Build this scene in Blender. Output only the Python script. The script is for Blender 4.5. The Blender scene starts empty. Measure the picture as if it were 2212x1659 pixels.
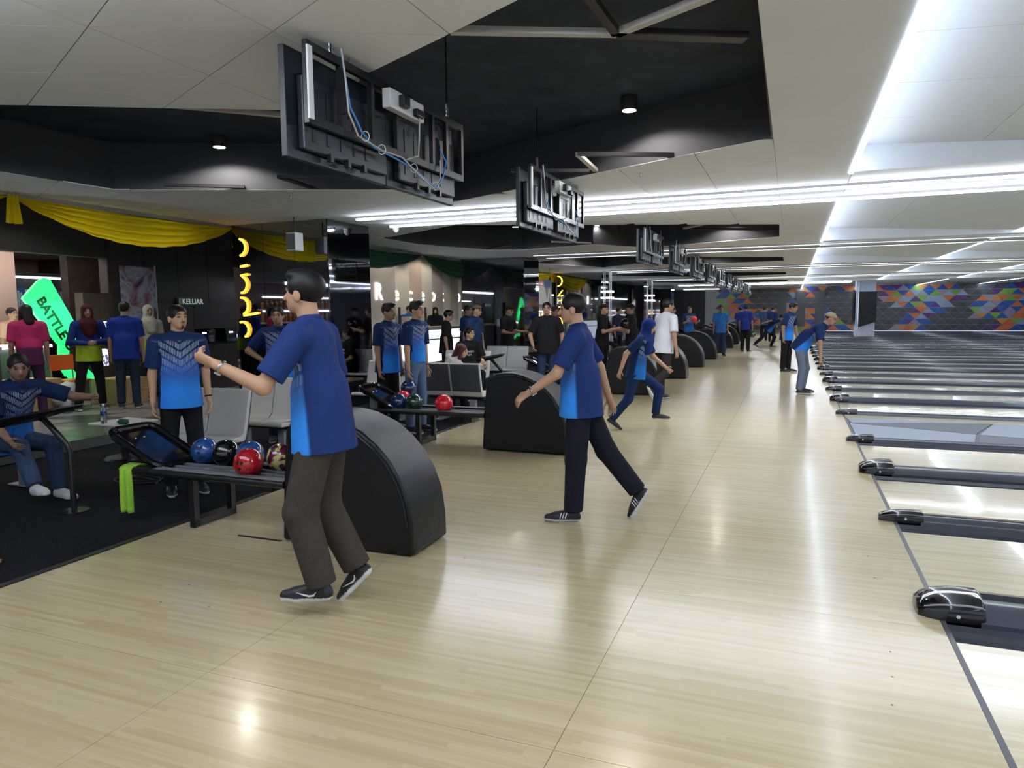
import bpy, bmesh, math, random
import numpy as np
from mathutils import Vector, Matrix
from mathutils.geometry import delaunay_2d_cdt
random.seed(7); rng = np.random.default_rng(7)
S = bpy.context.scene
COL = S.collection

# ------------------------------------------------------------------ camera
cam_d = bpy.data.cameras.new('camera'); cam = bpy.data.objects.new('camera', cam_d); COL.objects.link(cam)
cam_d.sensor_fit = 'HORIZONTAL'; cam_d.sensor_width = 36.0; cam_d.lens = 36.0 * 1536.0 / 2212.0
cam_d.clip_start = 0.05; cam_d.clip_end = 200
RC = ((0.93086182, -0.0278246, 0.36431039), (0.36523668, 0.09793888, -0.92574842), (-0.00992158, 0.99480338, 0.10133013))
cam.matrix_world = Matrix(((*RC[0], 0.0), (*RC[1], 0.0), (*RC[2], 1.6), (0, 0, 0, 1)))
S.camera = cam

# ------------------------------------------------------------------ exposure and world
S.view_settings.view_transform = 'Standard'; S.view_settings.look = 'None'
S.view_settings.gamma = 1.0; S.view_settings.use_curve_mapping = False
S.view_settings.exposure = 0.22
S.cycles.use_denoising = True
S.cycles.max_bounces = 4; S.cycles.diffuse_bounces = 2; S.cycles.glossy_bounces = 3; S.cycles.caustics_reflective = False; S.cycles.caustics_refractive = False
S.cycles.use_adaptive_sampling = True; S.cycles.adaptive_threshold = 0.07; S.cycles.adaptive_min_samples = 8
S.cycles.light_sampling_threshold = 0.03
S.cycles.sample_clamp_indirect = 6.0
W = bpy.data.worlds.new('hall_air'); S.world = W; W.use_nodes = True
W.node_tree.nodes['Background'].inputs[0].default_value = (0.62, 0.68, 0.85, 1)
W.node_tree.nodes['Background'].inputs[1].default_value = 0.9

LED_POWER = [0.8, 2.5, 4.5, 5.5, 5.5, 9.0]    # watts per metre by beam; unseen first and dim middle ones are added fill

# ------------------------------------------------------------------ helpers
def tag(o, label=None, cat=None, group=None, kind=None):
    if label: o['label'] = label
    if cat: o['category'] = cat
    if group: o['group'] = group
    if kind: o['kind'] = kind
    return o

def empty(name, loc=(0, 0, 0), rz=0.0):
    o = bpy.data.objects.new(name, None); COL.objects.link(o)
    o.empty_display_size = 0.1; o.location = loc; o.rotation_euler = (0, 0, rz)
    return o

def copy_tree(o, parent=None):
    c = o.copy(); COL.objects.link(c)
    if parent: c.parent = parent
    for ch in list(o.children): copy_tree(ch, c)
    return c

class MB:
    def __init__(s): s.v = []; s.f = []
    def add(s, vs, fs):
        n = len(s.v); s.v += [tuple(map(float, v)) for v in vs]; s.f += [tuple(i + n for i in f) for f in fs]; return s
    def box(s, x0, x1, y0, y1, z0, z1):
        return s.add([(x0,y0,z0),(x1,y0,z0),(x1,y1,z0),(x0,y1,z0),(x0,y0,z1),(x1,y0,z1),(x1,y1,z1),(x0,y1,z1)],
                     [(3,2,1,0),(4,5,6,7),(0,1,5,4),(1,2,6,5),(2,3,7,6),(3,0,4,7)])
    def obox(s, a, b, w, h, up=(0,0,1)):      # bar from a to b
        a = Vector(a); b = Vector(b); d = (b-a).normalized(); u = Vector(up)
        r = d.cross(u)
        if r.length < 1e-5: r = d.cross(Vector((1,0,0)))
        r.normalize(); u = r.cross(d)
        P = []
        for p in (a, b):
            for i, j in ((-1,-1),(1,-1),(1,1),(-1,1)): P.append(p + r*(i*w/2) + u*(j*h/2))
        return s.add(P, [(0,1,2,3),(7,6,5,4),(0,4,5,1),(1,5,6,2),(2,6,7,3),(3,7,4,0)])
    def prism(s, poly, axis, a, b):           # poly in the other two coords
        def P(p, t):
            if axis == 'x': return (t, p[0], p[1])
            if axis == 'y': return (p[0], t, p[1])
            return (p[0], p[1], t)
        n = len(poly)
        vs = [P(p, a) for p in poly] + [P(p, b) for p in poly]
        fs = [tuple(range(n)), tuple(range(2*n-1, n-1, -1))] + [(i, i+n, (i+1) % n + n, (i+1) % n) for i in range(n)]
        return s.add(vs, fs)
    def tube(s, path, r, n=8, closed=False, cap=True):
        pts = [Vector(p) for p in path]; m = len(pts); rings = []
        rr = r if hasattr(r, '__len__') else [r]*m
        prev = None
        for i, p in enumerate(pts):
            if closed: d = pts[(i+1) % m] - pts[i-1]
            else: d = pts[min(i+1, m-1)] - pts[max(i-1, 0)]
            d.normalize()
            if prev is None:
                u = d.cross(Vector((0,0,1)))
                if u.length < 1e-3: u = d.cross(Vector((1,0,0)))
            else: u = prev - d*prev.dot(d)
            u.normalize(); prev = u; w = d.cross(u)
            rings.append([p + (u*math.cos(2*math.pi*k/n) + w*math.sin(2*math.pi*k/n))*rr[i] for k in range(n)])
        vs = [v for R_ in rings for v in R_]; fs = []
        for i in range(m if closed else m-1):
            j = (i+1) % m
            for k in range(n): fs.append((i*n+k, i*n+(k+1) % n, j*n+(k+1) % n, j*n+k))
        if cap and not closed: fs += [tuple(range(n-1, -1, -1)), tuple((m-1)*n+k for k in range(n))]
        return s.add(vs, fs)
    def lathe(s, prof, c=(0,0,0), n=20):
        vs = []; fs = []; m = len(prof)
        for r, z in prof:
            for k in range(n): vs.append((c[0]+r*math.cos(2*math.pi*k/n), c[1]+r*math.sin(2*math.pi*k/n), c[2]+z))
        for i in range(m-1):
            for k in range(n): fs.append((i*n+k, i*n+(k+1) % n, (i+1)*n+(k+1) % n, (i+1)*n+k))
        fs.append(tuple(range(n-1, -1, -1))); fs.append(tuple((m-1)*n+k for k in range(n)))
        return s.add(vs, fs)
    def build(s, name, mat=None, parent=None, smooth=False, bevel=0.0, recalc=True, seg=2):
        me = bpy.data.meshes.new(name); me.from_pydata(s.v, [], s.f); me.update()
        if recalc:
            bm = bmesh.new(); bm.from_mesh(me); bmesh.ops.recalc_face_normals(bm, faces=bm.faces); bm.to_mesh(me); bm.free()
        if mat: me.materials.append(M[mat] if isinstance(mat, str) else mat)
        o = bpy.data.objects.new(name, me); COL.objects.link(o)
        if parent: o.parent = parent
        if smooth or bevel:
            me.polygons.foreach_set('use_smooth', [True]*len(me.polygons))
            if bevel:
                b = o.modifiers.new('bevel', 'BEVEL'); b.width = bevel; b.segments = seg; b.limit_method = 'ANGLE'; b.angle_limit = 0.6; b.harden_normals = True
            else:
                me.set_sharp_from_angle(angle=0.7)
        return o

def box(name, mat, parent, x0, x1, y0, y1, z0, z1, bevel=0.0):
    return MB().box(x0, x1, y0, y1, z0, z1).build(name, mat, parent, bevel=bevel)

# ------------------------------------------------------------------ materials
M = {}
def mat(name, col, rough=0.5, metal=0.0, spec=0.5, emit=None, estr=0.0, coat=0.0, alpha=1.0, noise=None, bump=None, trans=0.0):
    m = bpy.data.materials.new(name); m.use_nodes = True; nt = m.node_tree; b = nt.nodes['Principled BSDF']
    b.inputs['Base Color'].default_value = (*col, 1); b.inputs['Roughness'].default_value = rough
    b.inputs['Metallic'].default_value = metal; b.inputs['Specular IOR Level'].default_value = spec
    b.inputs['Coat Weight'].default_value = coat; b.inputs['Coat Roughness'].default_value = 0.06
    b.inputs['Alpha'].default_value = alpha; b.inputs['Transmission Weight'].default_value = trans
    if emit: b.inputs['Emission Color'].default_value = (*emit, 1); b.inputs['Emission Strength'].default_value = estr
    if noise:                                  # (scale, amount) mottled colour
        t = nt.nodes.new('ShaderNodeTexCoord'); n = nt.nodes.new('ShaderNodeTexNoise'); n.inputs['Scale'].default_value = noise[0]; n.inputs['Detail'].default_value = 5
        r = nt.nodes.new('ShaderNodeValToRGB'); k = noise[1]
        r.color_ramp.elements[0].position = 0.3; r.color_ramp.elements[1].position = 0.7
        r.color_ramp.elements[0].color = (*[c*(1-k) for c in col], 1); r.color_ramp.elements[1].color = (*[min(1, c*(1+k)) for c in col], 1)
        nt.links.new(t.outputs['Object'], n.inputs['Vector']); nt.links.new(n.outputs['Fac'], r.inputs['Fac']); nt.links.new(r.outputs['Color'], b.inputs['Base Color'])
    if bump:                                   # (scale, strength)
        t = nt.nodes.new('ShaderNodeTexCoord'); n = nt.nodes.new('ShaderNodeTexNoise'); n.inputs['Scale'].default_value = bump[0]; n.inputs['Detail'].default_value = 4
        bp = nt.nodes.new('ShaderNodeBump'); bp.inputs['Strength'].default_value = bump[1]; bp.inputs['Distance'].default_value = 0.01
        nt.links.new(t.outputs['Object'], n.inputs['Vector']); nt.links.new(n.outputs['Fac'], bp.inputs['Height']); nt.links.new(bp.outputs['Normal'], b.inputs['Normal'])
    M[name] = m; return m

def wood(name, c1, c2, w, rough, coat):
    m = mat(name, c1, rough); nt = m.node_tree; b = nt.nodes['Principled BSDF']; L = nt.links.new
    t = nt.nodes.new('ShaderNodeTexCoord'); sp = nt.nodes.new('ShaderNodeSeparateXYZ'); L(t.outputs['Object'], sp.inputs[0])
    def mth(op, a, v):
        n = nt.nodes.new('ShaderNodeMath'); n.operation = op
        if hasattr(a, 'links') or hasattr(a, 'is_linked'): L(a, n.inputs[0])
        else: n.inputs[0].default_value = a
        if hasattr(v, 'is_linked'): L(v, n.inputs[1])
        else: n.inputs[1].default_value = v
        return n.outputs[0]
    row = mth('FLOOR', mth('DIVIDE', sp.outputs['Y'], w), 0)
    wn = nt.nodes.new('ShaderNodeTexWhiteNoise'); wn.noise_dimensions = '1D'; L(row, wn.inputs['W'])
    seg = mth('FLOOR', mth('ADD', mth('DIVIDE', sp.outputs['X'], 0.9), mth('MULTIPLY', wn.outputs['Value'], 7.0)), 0)
    cb = nt.nodes.new('ShaderNodeCombineXYZ'); L(row, cb.inputs[0]); L(seg, cb.inputs[1])
    w2 = nt.nodes.new('ShaderNodeTexWhiteNoise'); w2.noise_dimensions = '3D'; L(cb.outputs[0], w2.inputs['Vector'])
    mp = nt.nodes.new('ShaderNodeMapping'); mp.inputs['Scale'].default_value = (1.6, 55, 1); L(t.outputs['Object'], mp.inputs[0])
    nz = nt.nodes.new('ShaderNodeTexNoise'); nz.inputs['Scale'].default_value = 1.0; nz.inputs['Detail'].default_value = 4; L(mp.outputs[0], nz.inputs['Vector'])
    mx = nt.nodes.new('ShaderNodeMath'); mx.operation = 'MULTIPLY_ADD'; L(nz.outputs['Fac'], mx.inputs[0]); mx.inputs[1].default_value = 0.75; L(mth('MULTIPLY', w2.outputs['Value'], 0.4), mx.inputs[2])
    r = nt.nodes.new('ShaderNodeValToRGB'); r.color_ramp.elements[0].position = 0.2; r.color_ramp.elements[1].position = 0.85
    r.color_ramp.elements[0].color = (*c1, 1); r.color_ramp.elements[1].color = (*c2, 1)
    L(mx.outputs[0], r.inputs['Fac']); L(r.outputs['Color'], b.inputs['Base Color'])
    b.inputs['Coat Weight'].default_value = coat; b.inputs['Coat Roughness'].default_value = 0.05 if coat > 0.3 else 0.12; b.inputs['Coat IOR'].default_value = 1.5
    return m

wood('approach_wood', (0.44, 0.355, 0.19), (0.56, 0.475, 0.295), 0.027, 0.23, 0.15)
wood('lane_wood', (0.56, 0.49, 0.32), (0.74, 0.67, 0.48), 0.027, 0.16, 0.6)
mat('carpet_black', (0.012, 0.013, 0.016), 0.95, spec=0.1, noise=(60, 0.6), bump=(220, 0.6))
mat('trim_dark', (0.02, 0.02, 0.022), 0.4)
mat('tile_light', (0.23, 0.23, 0.225), 0.28, noise=(6, 0.08))
mat('tile_mid', (0.11, 0.11, 0.105), 0.28, noise=(6, 0.1))
mat('tile_dark', (0.05, 0.05, 0.052), 0.3, noise=(6, 0.1))
mat('grout', (0.05, 0.05, 0.05), 0.8)
mat('ceiling_white', (0.87, 0.91, 0.98), 0.8, spec=0.2, noise=(1.3, 0.025))
mat('ceiling_lane', (0.74, 0.77, 0.82), 0.75, spec=0.2)
mat('joint_grey', (0.25, 0.25, 0.25), 0.8)
mat('void_dark', (0.045, 0.055, 0.082), 0.75, spec=0.2, noise=(3, 0.25))
mat('void_side', (0.085, 0.09, 0.105), 0.7, spec=0.2)
mat('bar_white', (0.55, 0.54, 0.52), 0.5)
mat('bar_dark', (0.02, 0.02, 0.022), 0.5)
mat('led', (1, 1, 1), 0.5, emit=(0.86, 0.91, 1.0), estr=42)
mat('led_cove', (1, 1, 1), 0.5, emit=(0.74, 0.85, 1.0), estr=26)
mat('led_soft', (1, 1, 1), 0.5, emit=(0.9, 0.93, 1.0), estr=5)
mat('led_dim', (1, 1, 1), 0.5, emit=(0.9, 0.93, 1.0), estr=1.6)  # added glow standing in for the gleam of unlit LED lines
mat('lamp_face', (1, 1, 1), 0.5, emit=(1.0, 0.93, 0.85), estr=12)
mat('led_housing', (0.5, 0.5, 0.52), 0.4)
mat('plastic_black', (0.0055, 0.0058, 0.007), 0.36, spec=0.35, noise=(40, 0.2), bump=(260, 0.12))
mat('plastic_gloss', (0.008, 0.008, 0.009), 0.12, coat=0.6)
mat('tv_back', (0.007, 0.010, 0.016), 0.4, noise=(9, 0.25))
mat('tv_front', (0.004, 0.004, 0.005), 0.08, coat=0.5)
mat('steel_black', (0.012, 0.012, 0.013), 0.32)
mat('steel_light', (0.55, 0.58, 0.62), 0.3, metal=0.8)
mat('socket_white', (0.62, 0.65, 0.68), 0.45)
mat('cable_blue', (0.05, 0.22, 0.55), 0.5)
mat('cable_grey', (0.42, 0.42, 0.4), 0.5)
mat('rack_grey', (0.16, 0.17, 0.19), 0.4, noise=(60, 0.2))
mat('gutter_grey', (0.036, 0.042, 0.058), 0.28, noise=(3, 0.12))
mat('cap_grey', (0.055, 0.062, 0.08), 0.24)
mat('foul_line', (0.06, 0.06, 0.07), 0.4)
mat('strip_light', (0.25, 0.28, 0.33), 0.7, noise=(180, 0.15))
mat('strip_dark', (0.11, 0.12, 0.135), 0.7, noise=(180, 0.15))
mat('seat_white', (0.60, 0.60, 0.58), 0.35)
mat('seat_back_grey', (0.07, 0.075, 0.085), 0.5, noise=(30, 0.15))
mat('leg_grey', (0.30, 0.33, 0.37), 0.4)
mat('mirror_black', (0.30, 0.31, 0.35), 0.03, metal=1.0)
mat('tile_wall_black', (0.018, 0.016, 0.016), 0.35, noise=(14, 0.35))
mat('wall_dark', (0.03, 0.03, 0.035), 0.6)
mat('wall_brown', (0.05, 0.032, 0.026), 0.6, noise=(5, 0.3))
mat('wall_pink', (0.48, 0.33, 0.30), 0.7)
mat('wall_cream', (0.45, 0.42, 0.37), 0.7)
mat('wall_grey', (0.16, 0.16, 0.18), 0.6)
mat('counter_glow', (0.9, 0.9, 0.9), 0.4, emit=(0.85, 0.95, 1.0), estr=1.0)
mat('counter_top', (0.42, 0.38, 0.33), 0.35)
mat('fin_tan', (0.40, 0.31, 0.25), 0.6)
mat('fin_light', (0.50, 0.47, 0.40), 0.6)
mat('fin_grey', (0.33, 0.30, 0.27), 0.6)
mat('letter_white', (1, 1, 1), 0.4, emit=(1, 0.98, 0.93), estr=4.0)
mat('neon_orange', (1, 0.5, 0.05), 0.4, emit=(1.0, 0.42, 0.03), estr=3.2)
mat('neon_yellow', (1, 0.7, 0.05), 0.4, emit=(1.0, 0.62, 0.04), estr=4.0)
mat('neon_green', (0.03, 0.5, 0.15), 0.4, emit=(0.025, 1.0, 0.22), estr=1.0)
mat('sign_black', (0.005, 0.02, 0.008), 0.5)
mat('sign_green', (0.03, 0.10, 0.06), 0.5)
mat('sign_text', (0.6, 0.62, 0.6), 0.5, emit=(0.8, 0.9, 0.85), estr=0.25)
mat('green_cloth', (0.006, 0.085, 0.04), 0.6)
mat('towel_green', (0.32, 0.62, 0.05), 0.9, noise=(60, 0.15), bump=(250, 0.5))
mat('cardboard', (0.45, 0.29, 0.14), 0.8, noise=(8, 0.12))
mat('paper_white', (0.7, 0.72, 0.72), 0.6)
mat('bottle_plastic', (0.75, 0.85, 0.9), 0.1, trans=0.9)
mat('bag_white', (0.7, 0.7, 0.72), 0.5)
mat('glass_bottle', (0.35, 0.12, 0.03), 0.15, coat=0.4)
mat('glass_bottle2', (0.25, 0.3, 0.22), 0.15, coat=0.4)
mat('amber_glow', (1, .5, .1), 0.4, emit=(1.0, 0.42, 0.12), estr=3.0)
mat('screen_dark', (0.004, 0.005, 0.008), 0.25, spec=0.2)
mat('ball_blue', (0.02, 0.075, 0.26), 0.12, coat=0.6, noise=(14, 0.6))
mat('ball_black', (0.006, 0.006, 0.008), 0.1, coat=0.6)
mat('ball_red', (0.42, 0.012, 0.02), 0.14, coat=0.6, noise=(10, 0.25))
mat('ball_bright_red', (0.80, 0.015, 0.03), 0.14, coat=0.6)
mat('ball_green', (0.008, 0.045, 0.03), 0.12, coat=0.6, noise=(12, 0.5))
mat('ball_navy', (0.012, 0.03, 0.11), 0.12, coat=0.6, noise=(16, 0.7))
mat('ball_hole', (0.002, 0.002, 0.002), 0.6)
mat('orange_plastic', (0.75, 0.16, 0.03), 0.4)
mat('blue_plastic', (0.03, 0.10, 0.32), 0.4)
mat('sandal_brown', (0.30, 0.13, 0.06), 0.6)
mat('watch_metal', (0.45, 0.45, 0.44), 0.25, metal=0.9)
mat('watch_black', (0.01, 0.01, 0.01), 0.4)
for nm, c in dict(orange=(0.80, 0.20, 0.06), amber=(0.75, 0.33, 0.08), purple=(0.16, 0.04, 0.26), blue=(0.03, 0.13, 0.50), pale=(0.38, 0.47, 0.62), green=(0.25, 0.50, 0.07), grey=(0.10, 0.10, 0.115), grey2=(0.075, 0.075, 0.085), lilac=(0.42, 0.34, 0.46)).items():
    mat('tri_' + nm, c, 0.4, noise=(4, 0.08))
mat('tri_line', (0.45, 0.45, 0.45), 0.5)
mat('louver', (0.13, 0.14, 0.16), 0.4)

# swirled ball, poster and prints
def ramp_mat(name, scale, stops, rough, dist=0.0, coat=0.0, emit=0.0):
    m = mat(name, stops[0][1], rough, coat=coat); nt = m.node_tree; b = nt.nodes['Principled BSDF']
    t = nt.nodes.new('ShaderNodeTexCoord'); n = nt.nodes.new('ShaderNodeTexNoise'); n.inputs['Scale'].default_value = scale; n.inputs['Detail'].default_value = 3; n.inputs['Distortion'].default_value = dist
    r = nt.nodes.new('ShaderNodeValToRGB'); e = r.color_ramp.elements
    while len(e) < len(stops): e.new(0.5)
    for k, (p, c) in enumerate(stops): e[k].position = p; e[k].color = (*c, 1)
    nt.links.new(t.outputs['Object'], n.inputs['Vector']); nt.links.new(n.outputs['Fac'], r.inputs['Fac']); nt.links.new(r.outputs['Color'], b.inputs['Base Color'])
    if emit: nt.links.new(r.outputs['Color'], b.inputs['Emission Color']); b.inputs['Emission Strength'].default_value = emit
ramp_mat('ball_yellow', 7, [(0.40, (0.10, 0.01, 0.02)), (0.47, (0.06, 0.02, 0.10)), (0.50, (0.55, 0.50, 0.14)), (0.75, (0.62, 0.60, 0.22))], 0.12, 2.0, 0.6)
ramp_mat('poster', 3.2, [(0.32, (0.05, 0.02, 0.06)), (0.45, (0.22, 0.12, 0.16)), (0.55, (0.25, 0.32, 0.38)), (0.68, (0.12, 0.07, 0.16))], 0.6, 1.0, emit=0.05)  # poster colour is made to glow slightly for brightness
ramp_mat('led_print', 9, [(0.42, (0.1, 0.08, 0.2)), (0.5, (0.8, 0.8, 0.95)), (0.7, (0.95, 0.95, 1.0))], 0.5, 1.5, emit=0.9)
# yellow sheer drape: light passes through it
m = mat('yellow_sheer', (0.74, 0.58, 0.01), 0.7); nt = m.node_tree; b = nt.nodes['Principled BSDF']
tr = nt.nodes.new('ShaderNodeBsdfTranslucent'); tr.inputs[0].default_value = (0.80, 0.62, 0.01, 1)
tp = nt.nodes.new('ShaderNodeBsdfTransparent'); tp.inputs[0].default_value = (0.95, 0.85, 0.25, 1)
m1 = nt.nodes.new('ShaderNodeMixShader'); m1.inputs[0].default_value = 0.55; m2 = nt.nodes.new('ShaderNodeMixShader'); m2.inputs[0].default_value = 0.16
out = nt.nodes['Material Output']
nt.links.new(b.outputs[0], m1.inputs[1]); nt.links.new(tr.outputs[0], m1.inputs[2]); nt.links.new(m1.outputs[0], m2.inputs[1]); nt.links.new(tp.outputs[0], m2.inputs[2]); nt.links.new(m2.outputs[0], out.inputs['Surface'])

def area(name, loc, sx, sy, power, col=(0.88, 0.93, 1.0), rot=(0, 0, 0)):
    l = bpy.data.lights.new(name, 'AREA'); l.shape = 'RECTANGLE'; l.size = sx; l.size_y = sy; l.energy = power; l.color = col
    o = bpy.data.objects.new(name, l); COL.objects.link(o); o.location = loc; o.rotation_euler = rot; return o
def spot(name, loc, power, ang=1.5, col=(1, 0.92, 0.82), blend=0.25, rot=(0, 0, 0)):
    l = bpy.data.lights.new(name, 'SPOT'); l.energy = power; l.spot_size = ang; l.spot_blend = blend; l.color = col; l.shadow_soft_size = 0.066
    o = bpy.data.objects.new(name, l); COL.objects.link(o); o.location = loc; o.rotation_euler = rot; return o

ZC = 3.1          # flat ceiling
ZV = 3.65         # dark void above
XE = 0.57         # ceiling edge over the foul line
XF = 0.77         # foul line
XA = -4.32        # approach / carpet
XS = -7.9         # step up to the concourse
XD = -8.93        # drape line
YB, YW = -7.0, 57.0

# ------------------------------------------------------------------ floor
def struct(o): o['kind'] = 'structure'; return o
fl = struct(MB().box(-8.0, XF+0.005, YB, YW, -0.30, -0.02).build('floor', 'trim_dark'))
struct(MB().box(XF+0.006, 19.5, YB, YW, -0.30, -0.10).build('floor_lanes', 'trim_dark'))
# the approach, laid in panels with fine joints
xs = [XA, -2.4, -0.77, XF - 0.02]
ys = [YB, 0.5, 2.335, 3.95, 5.8, 7.6, 9.5, 11.6, 13.4, 16.9, 20.4, 27.4, 34.4, 45, YW]
for i in range(len(xs)-1):
    for j in range(len(ys)-1):
        g = 0.0012
        MB().box(xs[i]+g, xs[i+1]-g, ys[j]+g, ys[j+1]-g, -0.02, 0.0).build('approach_panel', 'approach_wood', fl)
MB().box(XF-0.02, XF+0.005, YB, YW, -0.02, 0.0004).build('foul_line', 'foul_line', fl)
MB().box(XS, XA-0.05, YB, YW, -0.02, 0.004).build('carpet', 'carpet_black', fl)
MB().box(XA-0.05, XA, YB, YW, -0.02, 0.008).build('carpet_trim', 'trim_dark', fl)
for (xx, yy) in ((-1.95, 4.08), (0.42, 3.1), (0.45, 3.35), (0.47, 3.6), (0.5, 4.6), (0.5, 5.0), (-3.3, 3.1), (-3.25, 2.85), (-2.95, 2.9)):
    MB().lathe([(0.006, 0), (0.005, 0.0012)], (xx, yy, 0), 8).build('approach_dot', 'trim_dark', fl)
MB().obox((-3.7, 3.95, 0.003), (-3.32, 3.95, 0.003), 0.02, 0.005).build('guide_strip', 'trim_dark', fl)
# concourse, one step up, triangular floor tiles
ZK = 0.13
cc = struct(MB().box(-20.0, XS, YB, YW, -0.30, ZK-0.012).build('floor_concourse', 'grout'))
MB().box(XS-0.06, XS+0.004, YB, YW, 0.0, ZK-0.001).build('step_edge', 'tile_mid', cc)
tl = 0.9
k = 0
for i in range(9):
    for j in range(13):
        for h in (0, 1):
            x0 = XS - 0.07 - (i+1)*tl*0.8; x1 = x0 + tl*0.8; y0 = 3.4 + j*tl + (0.45 if i % 2 else 0); y1 = y0 + tl
            tri = [(x0, y0), (x1, y0), (x0 if (i+j) % 2 else x1, y1)] if h == 0 else ([(x1, y0), (x1, y1), (x0, y1)] if (i+j) % 2 else [(x0, y0), (x1, y1), (x0, y1)])
            cx = sum(p[0] for p in tri)/3; cy = sum(p[1] for p in tri)/3
            tri = [(cx+(p[0]-cx)*0.992, cy+(p[1]-cy)*0.992) for p in tri]
            k += 1
            MB().prism(tri, 'z', ZK-0.012, ZK).build('floor_tile', ['tile_light', 'tile_mid', 'tile_light', 'tile_dark', 'tile_mid'][(i*7+j*3+h*2+(i*j) % 3) % 5], cc)
MB().box(-20, XS-0.07, 15.5, YW, ZK-0.012, ZK).build('concourse_paving', 'tile_mid', cc)

# ------------------------------------------------------------------ lanes
XL = 19.0
WCAP, NCAP, GUT, LANE = 0.28, 0.12, 0.24, 1.066
HALF = (WCAP/2 + GUT + LANE + GUT + NCAP/2)       # 1.746 wide to narrow
def lane(y0, label, group):                        # y0 = near side of near gutter
    t = empty('bowling_lane', (XF, y0 + GUT + LANE/2, 0)); tag(t, label, 'lane', group)
    a = MB().box(0.005, XL-XF, -LANE/2, LANE/2, -0.1, -0.001).build('lane_bed', 'lane_wood', t, bevel=0.002)
    for s in (-1, 1):
        n = 8; poly = []
        c0 = s*(LANE/2 + GUT/2)
        poly = [(c0-GUT/2, -0.1), (c0-GUT/2, -0.012)] + [(c0 - GUT/2*0.97*math.cos(math.pi*k/n), -0.012-0.07*math.sin(math.pi*k/n)) for k in range(n+1)] + [(c0+GUT/2, -0.012), (c0+GUT/2, -0.1)]
        MB().prism(poly, 'x', 0.005, XL-XF).build('gutter', 'gutter_grey', t)
    for k in range(-3, 4):
        MB().prism([(4.76-abs(k)*0.32, k*0.135-0.018), (4.9-abs(k)*0.32, k*0.135), (4.76-abs(k)*0.32, k*0.135+0.018)], 'z', -0.001, 0.0003).build('lane_arrow', 'trim_dark', t)
    return t
def capping(yc, w, label, group):
    t = empty('lane_capping', (XF, yc, 0)); tag(t, label, 'lane divider', group)
    h = 0.085 if w > 0.2 else 0.06
    prof = [(-w/2, -0.1), (-w/2, 0.012), (-w/2*0.86, 0.03), (-w/2*0.55, h*0.72), (-w/2*0.25, h*0.86), (0, h*0.9), (w/2*0.25, h*0.86), (w/2*0.55, h*0.72), (w/2*0.86, 0.03), (w/2, 0.012), (w/2, -0.1)]
    MB().prism(prof, 'x', 0.16, XL-XF).build('capping_rail', 'cap_grey', t, smooth=True)
    # nose piece: a rounded wedge in rings
    vs = []; fs = []; n = 13
    st = [(-0.12, 0.45, 0.35), (-0.115, 0.66, 0.7), (-0.085, 0.82, 1.0), (-0.03, 0.95, 1.25), (0.04, 1.0, 1.4), (0.10, 1.0, 1.45), (0.165, 1.0, 1.45), (0.18, 0.97, 1.3)]
    for x, ws, hs in st:
        for k in range(n):
            a = math.pi*k/(n-1); c = -math.cos(a); sn = math.sin(a)
            yy = math.copysign(abs(c)**0.55, c)*w/2*0.99*ws; zz = (abs(sn)**0.6)*h*hs
            vs.append((x, yy, zz))
    for i in range(len(st)-1):
        for k in range(n-1): fs.append((i*n+k, i*n+k+1, (i+1)*n+k+1, (i+1)*n+k))
        fs.append((i*n+n-1, i*n, (i+1)*n, (i+1)*n+n-1))
    fs += [tuple(range(n)), tuple((len(st)-1)*n+k for k in range(n))]
    MB().add(vs, fs).build('nose_cap', 'plastic_gloss', t, smooth=True)
    if w > 0.2 or True:
        MB().lathe([(0.011, 0), (0.009, 0.004)], (0, 0, 0), 10).build('foul_sensor', 'socket_white', t).matrix_local = Matrix.Translation((0.06, -w/2*0.99+0.0042, 0.03)) @ Matrix.Rotation(math.pi/2, 4, 'X')
    return t
W1 = [0.71, 4.2, 7.69]; W2 = [13.55 + 3.49*k for k in range(12)]
ordn = ['first', 'second', 'third', 'fourth', 'fifth', 'sixth', 'seventh', 'eighth', 'ninth', 'tenth', 'eleventh', 'twelfth', 'thirteenth']
for i, w in enumerate(W1):
    nth = ['lane pair before the towel-hung return', 'lane pair of the towel-hung return', 'lane pair next to the carpet strip'][i]
    capping(w, WCAP, 'broad dark lane divider, middle of the ' + nth, 'broad lane dividers')
    capping(w + HALF, NCAP, 'slim dark lane divider, far side of the ' + nth, 'slim lane dividers')
    for s, q in ((0, 'far'), (1, 'near')):
        lane(w + WCAP/2 if s == 0 else w - WCAP/2 - 2*GUT - LANE, 'pale wood bowling lane, %s lane of the %s' % (q, nth), 'bowling lanes')
for i, w in enumerate(W2):
    pr = ordn[i] + ' lane pair beyond the grey carpet strip'
    capping(w, WCAP, 'broad dark lane divider, middle of the ' + pr, 'broad lane dividers')
    if i == 0: capping(w - HALF, NCAP, 'slim dark lane divider with black nose along the far edge of the grey carpet strip', 'slim lane dividers')
    if w + HALF < YW - 1: capping(w + HALF, NCAP, 'slim dark lane divider, far side of the ' + pr, 'slim lane dividers')
    for s, q in ((0, 'far'), (1, 'near')):
        y0 = w + WCAP/2 if s == 0 else w - WCAP/2 - 2*GUT - LANE
        if y0 + 1.6 < YW: lane(y0, 'pale wood bowling lane, %s lane of the %s' % (q, pr), 'bowling lanes')
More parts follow.
